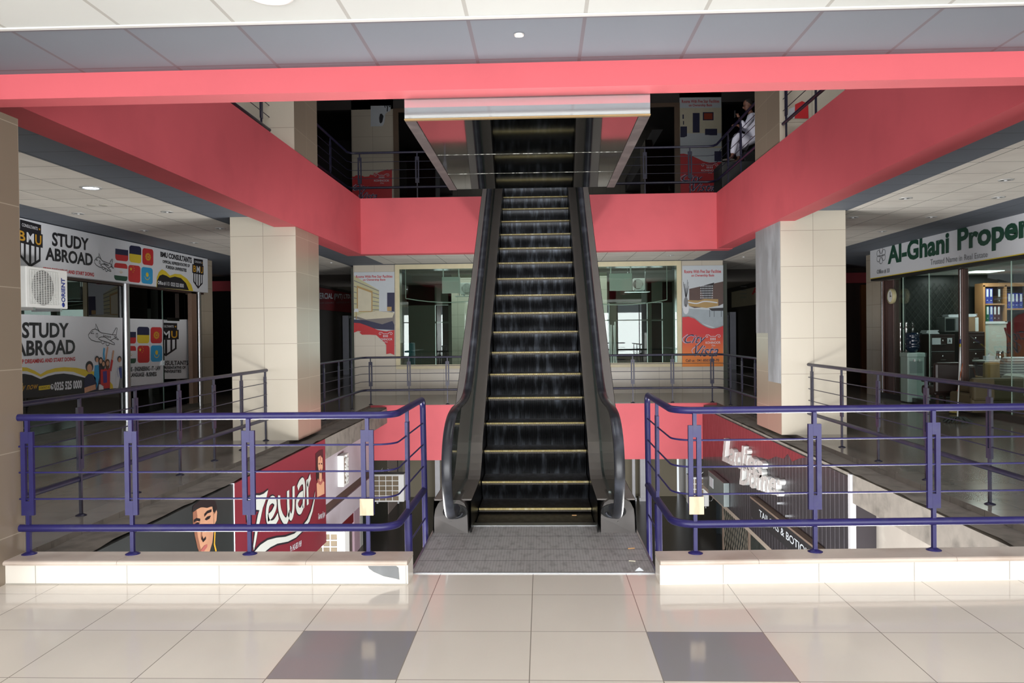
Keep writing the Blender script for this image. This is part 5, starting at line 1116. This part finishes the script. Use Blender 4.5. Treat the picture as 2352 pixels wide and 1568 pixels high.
mb = MB(); a = Q(PV, RX, 1727, 661, 676, 1760, 658, 676); a.text(mb, 'AA', 0, 0, 1, 1, 3, 0, .03); link('lettering', mb, P_RED, t)
mb = MB(); a = Q(PV, RX, 1700, 656, 660, 1716, 655, 659); 
for k in range(4): Q(PV, RX, 1701, 656+k*8, 659+k*8, 1715, 655.5+k*8, 659+k*8).rect(mb, 0, 0, 1, .5, 3)
link('lettering', mb, P_GREY, t)
# glass doors with bright edges in the corridors
for x, px, lab in ((-7.8, 806, 'steel framed glass door in the dim corridor left of the torn banner'), (7.85, 1672, 'pale door frame in the dim corridor right of the full banner')):
    yy = onx(x)(px, 750).y; t = thing('corridor_door', (x, yy, 0), lab, 'door')
    link('frame', MB().box(x-.12, x+.12, yy-.9, yy-.8, 0, 2.35).box(x-.12, x+.12, yy+.3, yy+.4, 0, 2.35).box(x-.12, x+.12, yy-.8, yy+.3, 2.25, 2.35), mat('pale lilac frame', (176, 176, 190), .35, .3), t)
    link('pane', MB().box(x-.01, x+.01, yy-.8, yy+.3, 0, 2.25), mat('dark mirror glass', (50, 52, 58), .08, .3), t)
# ================================================================ LOWER LEVEL, LEFT SIDE
PZ = onx(-3.48); C9 = dict(s=4.9, o=(420, 960))
CY = (-3.47,)
yA, yB, yC = 6.1, PZ(538, 1150).y, PZ(748, 1100).y
t = thing('shop_sign', (-3.5, 7.7, -1.7), 'black signboard with a dark haired woman portrait, left of the Zewar board', 'sign')
link('board', MB().box(-3.6, -3.481, yA, yB-.02, -1.72, -.07), mat('charcoal print', (36, 40, 40), .35, var=.25, scale=3), t)
k9 = dict(plane=PZ, nrm=LX, **C9)
mb = MB(); pxpoly(mb, pts=[(112, 1180), (110, 1060), (150, 1030), (200, 1005), (330, 995), (345, 1100), (348, 1250), (330, 1400), (300, 1500), (250, 1580), (200, 1560), (160, 1450), (130, 1310)], lay=1, mi=0, **k9)
pxpoly(mb, pts=[(345, 1060), (372, 1015), (384, 1060), (376, 1150), (352, 1200)], lay=1, mi=0, **k9)
link('face', mb, mat('portrait skin print', (176, 130, 102), .4, var=.25, scale=4), t)
mb = MB(); pxpoly(mb, pts=[(112, 1180), (110, 1060), (150, 1030), (160, 1100), (150, 1200), (165, 1330), (200, 1480), (230, 1575), (200, 1560), (160, 1450), (130, 1310)], lay=2, mi=0, **k9); pxpoly(mb, pts=[(205, 1210), (222, 1230), (214, 1310), (232, 1365), (205, 1372), (198, 1330)], lay=2, mi=0, **k9); link('face_shade_print', mb, mat('portrait contour print', (128, 84, 64), .4), t)
mb = MB(); pxpoly(mb, pts=[(100, 1060), (130, 1020), (200, 1000), (270, 1010), (345, 985), (352, 1080), (385, 1010), (360, 930), (280, 900), (180, 930), (110, 990)], lay=2, mi=0, **k9)
pxline(mb, pts=[(238, 1095), (270, 1058), (318, 1040)], w=.028, lay=3, **k9); pxline(mb, pts=[(118, 1160), (150, 1138), (190, 1148)], w=.028, lay=3, **k9)
pxpoly(mb, pts=[(242, 1140), (270, 1108), (312, 1096), (296, 1130), (262, 1150)], lay=3, **k9); pxpoly(mb, pts=[(128, 1192), (160, 1172), (192, 1176), (160, 1200)], lay=3, **k9)
pxline(mb, pts=[(208, 1340), (225, 1380), (255, 1345)], w=.03, lay=3, **k9)
link('hair_and_brows', mb, mat('dark hair print', (26, 20, 22), .35), t)
mb = MB(); pxpoly(mb, pts=[(195, 1490), (240, 1430), (272, 1418), (270, 1450), (230, 1500)], lay=3, **k9); link('lips', mb, mat('rose lip print', (160, 90, 84), .35), t)
mb = MB(); pxline(mb, pts=[(360, 1200), (356, 1300), (350, 1420), (370, 1500)], w=.03, lay=3, **k9); link('earring', mb, P_GOLD, t)
t = thing('shop_sign', (-3.5, 11.3, -1.7), 'maroon Zewar signboard with flowing silver lettering on the lower left side', 'sign')
link('board', MB().box(-3.6, -3.481, yB, yC, -1.72, -.07), mat('maroon print', (112, 34, 46), .35, var=.18, scale=2), t)
link('edge_strip', MB().box(-3.605, -3.476, yB-.018, yB+.0, -1.72, -.06), P_WHITE, t)
Zp = [(700, 905), (745, 890), (815, 866), (860, 868), (905, 850), (955, 808), (935, 900), (895, 1010), (870, 1130), (840, 1260), (815, 1400), (795, 1490), (788, 1440), (800, 1340), (820, 1200), (840, 1090), (858, 1035), (818, 1030), (760, 1050), (725, 1100), (718, 1165), (712, 1060)]
Sw = [(798, 1505), (870, 1425), (950, 1372), (1050, 1345), (1150, 1335), (1250, 1300), (1330, 1230), (1400, 1140), (1440, 1040), (1470, 920), (1485, 820), (1480, 920), (1457, 1050), (1422, 1160), (1352, 1262), (1270, 1342), (1180, 1388), (1060, 1412), (980, 1452), (905, 1515)]
St = [[(952, 1125), (1000, 1080), (1036, 1000), (1034, 940), (1003, 915), (963, 955), (945, 1040), (950, 1130), (975, 1190), (1022, 1180), (1070, 1100)], [(1080, 870), (1078, 960), (1100, 1080), (1152, 1160), (1185, 1085), (1182, 960), (1180, 815)], [(1186, 1060), (1215, 1115), (1240, 1020), (1242, 765)],
      [(1290, 790), (1312, 735), (1345, 705), (1362, 760), (1360, 880), (1352, 1010)], [(1355, 850), (1310, 880), (1280, 950), (1290, 1025), (1320, 1045), (1350, 985)], [(1395, 690), (1398, 800), (1402, 975)], [(1402, 770), (1416, 700), (1434, 655)]]
cx_, cy2 = 0, 0
for grow, m, lay in ((.035, P_BLACK, 1), (0, P_SILVER, 3)):
    mb = MB()
    for P in (Zp, Sw):
        pxpoly(mb, pts=P, lay=lay, **k9)
        if grow: pxline(mb, pts=P+[P[0]], w=.05, lay=lay, **k9)
    for P in St: pxline(mb, pts=smoothpts(P, 4), w=.095+grow, lay=lay, **k9)
    link('script_lettering', mb, m, t)
mb = MB(); pxpoly(mb, pts=[(1492, 400), (1535, 362), (1575, 350), (1580, 560), (1560, 700), (1500, 700)], lay=2, mi=0, **k9); pxpoly(mb, pts=[(1518, 440), (1545, 420), (1568, 450), (1572, 560), (1556, 620), (1530, 610), (1516, 540)], lay=3, mi=1, **k9)
pxpoly(mb, pts=[(1532, 600), (1560, 600), (1562, 690), (1588, 720), (1590, 850), (1508, 890), (1502, 740), (1530, 700)], lay=3, mi=1, **k9)
pxline(mb, pts=[(1512, 690), (1530, 725), (1548, 735), (1575, 690)], w=.05, lay=4, mi=2, **k9); pxline(mb, pts=[(1545, 420), (1546, 480)], w=.03, lay=4, mi=2, **k9); pxline(mb, pts=[(1524, 515), (1536, 512)], w=.02, lay=4, mi=0, **k9); pxline(mb, pts=[(1550, 512), (1564, 514)], w=.02, lay=4, mi=0, **k9); pxline(mb, pts=[(1538, 580), (1556, 578)], w=.02, lay=4, mi=2, **k9)
link('printed_bride', mb, [mat('dark hair print', (26, 20, 22), .35), P_SKIN, mat('rose lip print', (160, 90, 84), .35)], t)
for q, tx in (((1520, 1075, 1130, 1598, 1040, 1095), 'Tanveer Rana'), ((1520, 1110, 1140, 1590, 1095, 1120), '0300-7867 2991'), ((1205, 1440, 1505, 1332, 1370, 1440), 'Ph: 042-850 1969')):
    words(t, PZ, LX, tx, q, P_LG, **C9)
# arabic script lightbox
y0_, y1_ = onx(-3.84)(777, 1080).y, onx(-3.76)(799, 1080).y
t = thing('wall_ornament', (-3.8, (y0_+y1_)/2, -1.35), 'white framed relief with calligraphy on the lilac fascia of the lower left side', 'wall ornament')
zt, zb = onx(-3.8)(779, 1048).z, onx(-3.8)(779, 1121).z
link('frame', MB().box(-3.86, -3.74, y0_, y1_, zb, zt, bev=.01), WHITEP, t); link('recess', MB().box(-3.74, -3.736, y0_+.06, y1_-.06, zb+.05, zt-.05), mat('brown recess', (120, 104, 92), .6), t)
mb = MB(); rnd = random.Random(4)
for k in range(5):
    z = zb+.1+(zt-zb-.2)*k/4; pts = [(-3.734, y0_+.1+(y1_-y0_-.2)*i/8, z+.05*math.sin(i*1.9+k)) for i in range(9)]; mb.tube(pts, .014, seg=6)
    mb.tube([(-3.734, pts[2][1], z-.02), (-3.734, pts[2][1]+.02, z+.09)], .012, seg=6); mb.tube([(-3.734, pts[6][1], z-.02), (-3.734, pts[6][1]-.02, z+.08)], .012, seg=6)
link('calligraphy', mb, WHITEP, t)
# lower shopfronts left, seen under the fascia
def panel(x, p0, p1, m, label, cat='wall panel', nm='wall_panel', z0=-3.4, z1=-1.0, d=.1):
    ya, yb = abs(x)*1850/abs(1246-p0), abs(x)*1850/abs(1246-p1)
    return solo(nm, MB().box(x-(d if x < 0 else 0), x+(0 if x < 0 else d), ya, yb-.004, z0, z1), m, (x, (ya+yb)/2, z0), label, cat)
PINK = mat('pale pink paint', (204, 174, 188), .5); 
panel(-4.35, 700, 806, mat('brown grey stone', (110, 100, 92), .5, var=.2), 'brown grey stone cladding low on the left of the lower level')
panel(-4.3, 807, 820, PINK, 'wide pale pink pilaster on the lower level left side'); panel(-4.3, 820.5, 827, mat('white gloss strip', (214, 214, 210), .3), 'narrow white strip beside the pink pilaster, lower level')
t = panel(-4.3, 828, 886, mat('dark reflective glass', (34, 42, 46), .08, .2), 'dark glass shop door on the lower level left side', 'door', 'glass_door')
yh = 4.25*1850/(1246-875); link('door_handle', MB().tube([(-4.24, yh, -2.7), (-4.2, yh, -2.65), (-4.2, yh, -2.1), (-4.24, yh, -2.05)], .016, seg=8), CHROME, t); yh = 4.25*1850/(1246-885); link('door_handle', MB().tube([(-4.24, yh, -2.7), (-4.2, yh, -2.65), (-4.2, yh, -2.1), (-4.24, yh, -2.05)], .016, seg=8), CHROME, t)
panel(-4.3, 887, 909, mat('beige pink stone', (182, 168, 164), .5), 'beige pink stone pier on the lower level left side'); t = panel(-4.3, 911, 926, mat('bright mirror glass', (170, 176, 190), .06, .9), 'mirror like glass panel at the far end of the lower left side')
t = thing('shop_sign', (-4.1, 16.9, -2.1), 'small red and yellow sign with white script under the lilac fascia', 'sign')
pl_ = onx(-4.0); ya, yb = pl_(768, 1190).y, pl_(812, 1170).y
link('board', MB().box(-4.1, -4.002, ya, yb, -2.35, -2.04), mat('dark red sign paint', (110, 24, 30), .5), t); mb = MB(); Q(pl_, LX, 768, 1196, 1206, 792, 1178, 1188).text(mb, 'Qully', 0, 0, 1, 1, 2, 0, .02, .4); link('lettering', mb, P_WHITE, t); mb = MB(); Q(pl_, LX, 793, 1173, 1187, 812, 1160, 1172).rect(mb, 0, 0, 1, 1, 2); link('yellow_patch', mb, P_GOLD, t)
ac_unit((-3.72, 13.75, -2.38), 0, 'outdoor air conditioner with square grille, lower left, at the end of the Zewar board', w=.66, h=.62, d=.34, grid=True)
ac_unit((-3.72, 19.3, -2.42), 0, 'white outdoor air conditioner with square grille, below the far red beam on the left', w=.78, h=.66, d=.36, grid=True)
# ================================================================ LOWER LEVEL, RIGHT SIDE
RIB = stripes('ribbed dark cladding', (58, 56, 60), (104, 102, 108), .15, 'y', .9, .3, .2, .3)
RIBR = stripes('ribbed red cladding', (122, 48, 54), (86, 38, 44), .15, 'y', .92, .35, .2, .3)
mb = MB().box(3.552, 3.60, 9.5, 18.01, -1.82, -.12); t = solo('wall_cladding', mb, RIB, (3.6, 14, -1.82), 'dark ribbed metal cladding of the lower right side, carrying the raised letters', 'cladding')
PRc = onx(3.566); mb = MB(); top = lambda y: (3.566, y, -.068)
pts = [(3.549, 18.0, -.125), (3.549, 18.0, -1.2)]+[(3.549, y, z) for y, z in ((16, -.89), (14.2, -.62), (13.2, -.47), (12.8, -.44), (12.4, -.33), (12.0, -.3), (11.8, -.2), (11.6, -.28), (11.3, -.19), (11.0, -.125))]
mb.add(pts, [tuple(range(len(pts)))]); link('red_paint', mb, RIBR, t, label='red painted upper part of the ribs')
solo('edge_post', MB().box(3.545, 3.61, 9.42, 9.5, -2.6, -.08, bev=.004), mat('grey white metal', (178, 178, 182), .4), (3.57, 9.46, -2.6), 'white metal edge strip at the near end of the ribbed cladding', 'post')
solo('wall_panel', MB().box(3.61, 3.87, 9.5, 9.58, -3.4, -.08), mat('dark panel', (56, 52, 56), .3, .4), (3.74, 9.54, -3.4), 'dark return panel beside the white edge strip', 'wall panel')
solo('fascia_edge', MB().box(3.55, 3.8, 9.5, 18.04, -1.9, -1.822), mat('dusty beige trim', (150, 140, 128), .7), (3.6, 14, -1.9), 'dusty beige trim under the ribbed cladding', 'trim')
# raised letters
def raised(text, q, depth, parent):
    a = Q(onx(3.50), RX, *q); vs, fs = glyphs(text, .03, .2)
    f = [a.at(x, y, 0)+Vector((-.03, 0, 0)) for x, y in vs]; b = [p+Vector((depth, 0, 0)) for p in f]
    mb = MB(); mb.add(f, fs, 0); cnt = {}
    for p in fs:
        for i in range(len(p)):
            e = (p[i], p[(i+1) % len(p)]); kx = tuple(sorted(e)); cnt.setdefault(kx, []).append(e)
    for kx, es in cnt.items():
        if len(es) == 1: i, j = es[0]; mb.add([f[i], f[j], b[j], b[i]], [(0, 1, 2, 3)], 1)
    return link('raised_lettering', mb, [stripes('white letter face', (240, 240, 238), (96, 84, 80), .06, 'y', .55, .4, 0, .1), WHITEP], parent)
t = thing('shop_sign', (3.5, 13, -1.2), 'raised white letters with striped faces on the ribbed cladding', 'sign')
raised('Ladies', (1662, 1004, 1058, 1757, 1043, 1102), .09, t); raised('Dome:', (1702, 1062, 1112, 1797, 1084, 1142), .09, t)
mb = MB()
for y_, z_ in ((14.5, -.7), (13.6, -.9), (12.8, -.9), (12.2, -1.0), (11.8, -1.1)): mb.box(3.5, 3.57, y_-.015, y_+.015, z_-.015, z_+.015)
link('stand_off', mb, STEEL, t)
PT = onx(3.47)
t = thing('shop_sign', (3.5, 11.5, -1.6), 'dark sloping name board lettered TAILORS & BOTIQUE below the raised letters', 'sign')
A_, B_ = PT(1744, 1188), PT(1853, 1281); A2, B2 = PT(1744, 1169), PT(1853, 1258); ex = 17/15.2
zlo, zhi = min(A_.z, B_.z)-.1, max(A2.z, B2.z)+.08
link('board', MB().box(3.475, 3.56, A_.y+(B_.y-A_.y)*1.2, A_.y+.5, zlo, zhi), mat('charcoal board', (44, 44, 46), .4), t); link('top_ledge', MB().box(3.45, 3.56, A_.y+(B_.y-A_.y)*1.2, A_.y+.5, zhi, zhi+.03), mat('dusty brown ledge', (110, 94, 82), .8), t)
mb = MB(); a = Art(A_, A_+(B_-A_)*ex, A2+(B2-A2)*ex, A2, RX); a.text(mb, 'TAILORS & BOTIQUE', 0, 0, 1, 1, 2, 0, .01); link('lettering', mb, P_LG, t)
# lower right shopfronts
panel(4.25, 1556, 1571, mat('beige pier', (150, 140, 128), .6), 'beige pier at the far end of the lower right side'); t = panel(4.25, 1572, 1640, mat('dark reflective glass', (34, 42, 46), .08, .2), 'dark glass shop door on the lower level right side', 'door', 'glass_door')
for px in (1610, 1622): yh = 4.2*1850/(px-1246); link('door_handle', MB().tube([(4.24, yh, -2.75), (4.18, yh, -2.7), (4.18, yh, -2.15), (4.24, yh, -2.1)], .016, seg=8), CHROME, t)
t = thing('mesh_door', (4.1, 15.6, -3.4), 'folding diamond mesh gate of the lower right shop', 'gate')
ya, yb = 4.1*1850/(1715-1246), 4.1*1850/(1655-1246)
link('frame', MB().box(4.08, 4.12, ya, ya+.05, -3.4, -1.6).box(4.08, 4.12, yb-.05, yb, -3.4, -1.6).box(4.08, 4.12, ya, yb, -1.65, -1.6), mat('rusty steel frame', (130, 112, 98), .6), t)
mb = MB(); n = 13; hgt = 1.7
for k in range(-n, n):
    for sg_ in (1, -1):
        p0 = []
        for j in range(41):
            yy = ya+(yb-ya)*(k/n)+ (j/40)*hgt*.55; zz = -3.35+hgt*j/40 if sg_ > 0 else -1.65-hgt*j/40
            if ya <= yy <= yb: p0.append((4.1, yy, zz))
        if len(p0) > 1: mb.tube([p0[0], p0[-1]], .006, seg=4)
link('mesh', mb, mat('grey steel lattice', (150, 142, 128), .5, .3), t)
panel(4.35, 1641, 1900, mat('grey green shop glass', (84, 94, 92), .12, .2), 'grey green shop glass behind the mesh gate, lower level', 'window', 'shop_glass')
ac_unit((3.52, 18.5, -2.36), 0, 'white outdoor air conditioner on the lower right, below the far red beam', w=.42, h=.66, d=.5, grid=True)
mb = MB(); t = thing('meter_box', (3.5, 15, -1.5), 'pale metal meter box on the dark ribs, left of the raised letters', 'meter box')
p, q = onx(3.56)(1640, 1105), onx(3.56)(1677, 1150)
link('casing', MB().box(3.44, 3.55, q.y, p.y, q.z-.12, q.z+.34, bev=.008), mat('pale green grey metal', (112, 122, 122), .4, .3), t); link('label_plate', MB().box(3.434, 3.44, p.y-.5, p.y-.15, q.z+.05, q.z+.25), P_LG, t)
# ================================================================ DOWNLIGHTS
def downlight(px, py, z, label, lit=0, r=.07, group=None):
    c = onz(z)(px, py); t = thing('downlight', tuple(c), label, 'ceiling light', group)
    link('ring', MB().lathe(tuple(c), [(r*1.25, 0), (r*1.2, -.008), (r*.95, -.01), (r*.9, 0), (r*.85, .0)], 24), mat('satin white ring', (206, 206, 204), .35, .3), t)
    link('lens', MB().lathe(tuple(c+Vector((0, 0, -.004))), [(0, 0), (r*.86, 0)], 20), emit('lit lens', (225, 235, 255), 14) if lit == 1 else (emit('small bright lamp', (235, 240, 255), 3) if lit == 2 else mat('dark lamp recess', (60, 60, 62), .3)), t)
    link('lamp', MB().lathe(tuple(c+Vector((0, 0, -.006))), [(0, -.01), (r*.25, -.008), (r*.3, 0)], 12), emit('lit lens', (225, 235, 255), 14) if lit == 1 else mat('lamp glass', (220, 222, 224), .1), t)
    if 'gallery ceiling' in label: t['group'] = 'downlights of the left gallery ceiling' if px < 1200 else 'downlights of the right gallery ceiling'
    return t
downlight(209, 431, 3.398, 'bright lit downlight in the left gallery ceiling', 1, .1)
c_ = onz(3.3)(209, 431)
for px, py, lb in ((180, 490, 'unlit downlight in the left gallery ceiling, nearest of the shop side row'), (384, 486, 'unlit downlight in the left gallery ceiling, nearest of the void side row'), (331, 529, 'unlit downlight in the left gallery ceiling, second of the shop side row'), (506, 524, 'unlit downlight in the left gallery ceiling, beside the left column'), (445, 557, 'unlit downlight in the left gallery ceiling, farthest of the shop side row')):
    downlight(px, py, 3.398, lb)
for px, py, lb in ((2293, 453, 'unlit downlight in the right gallery ceiling, nearest of the shop side row'), (2080, 455, 'unlit downlight in the right gallery ceiling, nearest of the void side row'), (2139, 498, 'unlit downlight in the right gallery ceiling, second of the shop side row'), (1959, 499, 'unlit downlight in the right gallery ceiling, beside the right column'), (2026, 531, 'unlit downlight in the right gallery ceiling, farthest of the shop side row'), (2310, 413, 'round unlit downlight near the dark ceiling band at the right frame edge')):
    downlight(px, py, 3.398, lb)
downlight(761, 603, 3.398, 'small downlight in the corridor ceiling between left column and torn banner', 2, .03); downlight(1708, 590, 3.398, 'small downlight in the corridor ceiling between full banner and right column', 2, .03); downlight(1540, 586, 3.398, 'unlit downlight in the strip of ceiling above the right half of the back glazing', 0, .07)
downlight(1192, 79, 3.22, 'small recessed lamp in a grey tile of the near ceiling', 2, .022)
c = onz(3.218)(620, -14); t = thing('ceiling_light', tuple(c), 'round white ceiling light at the top edge of the frame', 'ceiling light')
link('trim_ring', MB().lathe(tuple(c), [(.115, 0), (.11, -.012), (.09, -.014), (.085, 0)], 32), WHITEP, t); link('diffuser', MB().lathe(tuple(c), [(0, -.006), (.086, -.004)], 32), mat('milky diffuser', (236, 238, 236), .3), t)
for px, lb in ((210, 'left'), (238, 'right')):
    c = onz(3.399)(px, 471); solo('vent_cap', MB().lathe(tuple(c), [(.06, 0), (.055, -.006), (0, -.008)], 20), mat('cream vent cap', (190, 186, 176), .6), tuple(c), 'round cream cap in the left gallery ceiling near the lit downlight, %s of two' % lb, 'cap')
# ================================================================ LITTER ON THE LANDING
for px, py, dx, dy, m, lb, nm in ((1450, 1259, .05, .012, mat('tan paper', (206, 160, 110), .7), 'tan cigarette butt on the landing plate near the right newel', 'cigarette_butt'), (1452, 1288, .045, -.01, mat('pale paper', (206, 200, 180), .7), 'pale cigarette butt on the landing plate, right side', 'cigarette_butt'), (1319, 1183, .04, 0, mat('tan paper', (206, 160, 110), .7), 'tan butt on the lowest escalator tread', 'cigarette_butt')):
    c = onz(.012)(px, py); solo(nm, MB().tube([(c.x-dx/2, c.y-dy/2, .012), (c.x+dx/2, c.y+dy/2, .012)], .0045, seg=8), m, (c.x, c.y, .008), lb, 'litter')
c = onz(.01)(1468, 1309); solo('paper_scrap', MB().add([(c.x-.03, c.y-.012, .007), (c.x+.03, c.y-.015, .009), (c.x+.022, c.y+.014, .018), (c.x-.02, c.y+.018, .012), (c.x, c.y, .03)], [(0, 1, 4), (1, 2, 4), (2, 3, 4), (3, 0, 4)]), P_WHITE, (c.x, c.y, .007), 'white crumpled paper scrap at the front right corner of the landing plate', 'litter')
# ================================================================ PERSON ON THE UPPER FLOOR
PH = lambda px, py, y: ony(y)(px, py)
def skin(name, verts, edges, radii, m, parent=None, levels=2, root=0, loc=None):
    L = Vector(loc if loc is not None else (parent.location if parent else (0, 0, 0)))
    me = bpy.data.meshes.new(name); me.from_pydata([tuple(Vector(v)-L) for v in verts], edges, [])
    o = bpy.data.objects.new(name, me); COL.objects.link(o)
    md = o.modifiers.new('s', 'SKIN'); 
    if not me.skin_vertices: me.skin_vertices.new()
    for i, r in enumerate(radii):
        r = r if isinstance(r, tuple) else (r, r); me.skin_vertices[0].data[i].radius = r
    me.skin_vertices[0].data[root].use_root = True; md.use_smooth_shade = True
    ss = o.modifiers.new('u', 'SUBSURF'); ss.levels = levels; ss.render_levels = levels
    dg = bpy.context.evaluated_depsgraph_get(); dg.update(); ev = bpy.data.meshes.new_from_object(o.evaluated_get(dg)); bpy.data.objects.remove(o)
    for p in ev.polygons: p.use_smooth = True
    ev.materials.clear(); ev.materials.append(m); o = bpy.data.objects.new(name, ev); COL.objects.link(o)
    if parent: o.parent = parent
    else: o.location = L
    return o
SKN = mat('brown skin', (116, 78, 62), .5, var=.06); KAM = mat('white cotton kameez', (208, 208, 222), .8, var=.06, scale=5, bump=.2)
hip = PH(1728, 336, 16.95); seat = Vector((hip.x, hip.y, hip.z-.12))
pr = thing('person', (hip.x, hip.y, hip.z-.14), 'bald person in white kameez sitting behind the upper railing, looking at a phone', 'person')
chest = PH(1732, 285, 16.95); neck = PH(1724, 258, 16.93); hd = PH(1718, 241, 16.9); lsh = PH(1727, 268, 16.75); rsh = PH(1735, 270, 17.12)
lel = PH(1712, 292, 16.65); lha = PH(1697, 270, 16.68); rel_ = PH(1716, 300, 17.1); rha = PH(1694, 287, 16.78)
lkn = PH(1692, 309, 16.75); lan = PH(1681, 362, 16.72); lto = PH(1667, 368, 16.66); rkn = PH(1697, 318, 17.15); ran = PH(1696, 368, 17.1); rto = PH(1684, 372, 17.05)
V_ = [hip, chest, neck, hd+Vector((0, 0, -.06)), lsh, lel, lha, rsh, rel_, rha, lkn, lan, lto, rkn, ran, rto]
body = skin('body', V_, [(0, 1), (1, 2), (2, 3), (1, 4), (4, 5), (5, 6), (1, 7), (7, 8), (8, 9), (0, 10), (10, 11), (11, 12), (0, 13), (13, 14), (14, 15)],
     [.13, .14, .05, .05, .06, .04, .025, .06, .04, .025, .065, .035, .025, .065, .035, .025], SKN, pr)
# head: skull, jaw, nose, ears, eyes, mouth; facing -x and slightly down
def ellip(mb, c, r, mi=0, seg=18, rings=10, rot=None):
    vs = []; fs = []
    for i in range(rings+1):
        th = math.pi*i/rings
        for j in range(seg):
            ph = 2*math.pi*j/seg; v = Vector((r[0]*math.sin(th)*math.cos(ph), r[1]*math.sin(th)*math.sin(ph), r[2]*math.cos(th)))
            if rot: v = rot @ v
            vs.append(c+v)
    for i in range(rings):
        for j in range(seg): fs.append((i*seg+j, i*seg+(j+1) % seg, (i+1)*seg+(j+1) % seg, (i+1)*seg+j))
    return mb.add(vs, fs, mi, True)
tilt = Matrix.Rotation(-.35, 3, 'Y')
hm = MB(); ellip(hm, hd+tilt @ Vector((.01, 0, .02)), (.1, .078, .1), rot=tilt); ellip(hm, hd+tilt @ Vector((-.03, 0, -.05)), (.07, .06, .075), rot=tilt); ellip(hm, hd+tilt @ Vector((-.105, 0, -.02)), (.022, .014, .026), rot=tilt)
for s_ in (-1, 1): ellip(hm, hd+tilt @ Vector((.005, s_*.078, -.01)), (.018, .01, .03), rot=tilt)
link('head', hm, SKN, pr); hm = MB()
for s_ in (-1, 1): ellip(hm, hd+tilt @ Vector((-.085, s_*.03, .01)), (.01, .014, .006), rot=tilt)
ellip(hm, hd+tilt @ Vector((-.092, 0, -.07)), (.008, .024, .005), rot=tilt); link('eyes_and_mouth', hm, BLACK, pr)
hm = MB(); ellip(hm, hd+tilt @ Vector((.022, 0, .028)), (.098, .08, .097), rot=tilt); link('hair', hm, mat('short dark hair', (30, 24, 22), .8), pr)
kam = skin('kameez', [hip+Vector((0, 0, -.02)), chest, neck+Vector((.0, 0, -.05)), lsh, lel, lel+(lha-lel)*.7, rsh, rel_, rel_+(rha-rel_)*.7, lkn*.8+hip*.2, rkn*.8+hip*.2], [(0, 1), (1, 2), (1, 3), (3, 4), (4, 5), (1, 6), (6, 7), (7, 8), (0, 9), (0, 10)], [.17, .17, .075, .085, .06, .045, .085, .06, .045, .105, .105], KAM, pr)
skin('shalwar', [hip, lkn, lan+(lkn-lan)*.12, rkn, ran+(rkn-ran)*.12], [(0, 1), (1, 2), (0, 3), (3, 4)], [.15, .095, .055, .095, .055], KAM, pr)
def hand(c, d, side, nm):
    d = d.normalized(); sd = Vector((0, 1, 0))*side; V = [c, c+d*.05]; E_ = [(0, 1)]; R_ = [(.022, .03), (.02, .034)]
    for k, (o_, l_) in enumerate(((-.028, .06), (-.01, .07), (.01, .066), (.028, .05))):
        b = len(V); V += [c+d*.07+sd*o_, c+d*(.07+l_*.5)+sd*o_*1.1+Vector((0, 0, -.01)), c+d*(.07+l_*.75)+sd*o_*1.1+Vector((0, 0, -.035))]; E_ += [(1, b), (b, b+1), (b+1, b+2)]; R_ += [.0095, .009, .008]
    b = len(V); V += [c+d*.03+sd*.035+Vector((0, 0, .015)), c+d*.06+sd*.045+Vector((0, 0, .03))]; E_ += [(0, b), (b, b+1)]; R_ += [.011, .009]
    return skin(nm, V, E_, R_, SKN, pr, 1)
hand(lha, Vector((-.5, 0, .8)), -1, 'hand'); hand(rha, Vector((-1, 0, .1)), 1, 'hand')
hm = MB(); ellip(hm, (lan+lto)/2+Vector((0, 0, -.02)), (.13, .045, .03)); ellip(hm, (ran+rto)/2+Vector((0, 0, -.02)), (.13, .045, .03)); link('sandals', hm, mat('grey sandal', (110, 104, 98), .7), pr)
solo('phone', MB().box(lha.x-.09, lha.x-.075, lha.y-.035, lha.y+.035, lha.z+.0, lha.z+.14, bev=.004), BLACK, (lha.x-.08, lha.y, lha.z), 'black phone held up by the person on the upper floor', 'phone')
fz = min(lto.z, rto.z)-.045
t = thing('crate', (hip.x, 17.0, ZU), 'tall black crate behind the upper railing that the person sits on', 'crate')
link('upper_box', MB().box(hip.x-.22, hip.x+.35, 16.72, 17.3, fz, hip.z-.15, bev=.01), BLACK, t); link('lower_box', MB().box(lto.x-.1, hip.x+.4, 16.55, 17.35, ZU, fz-.004, bev=.01), mat('dark crate', (38, 38, 38), .5), t)
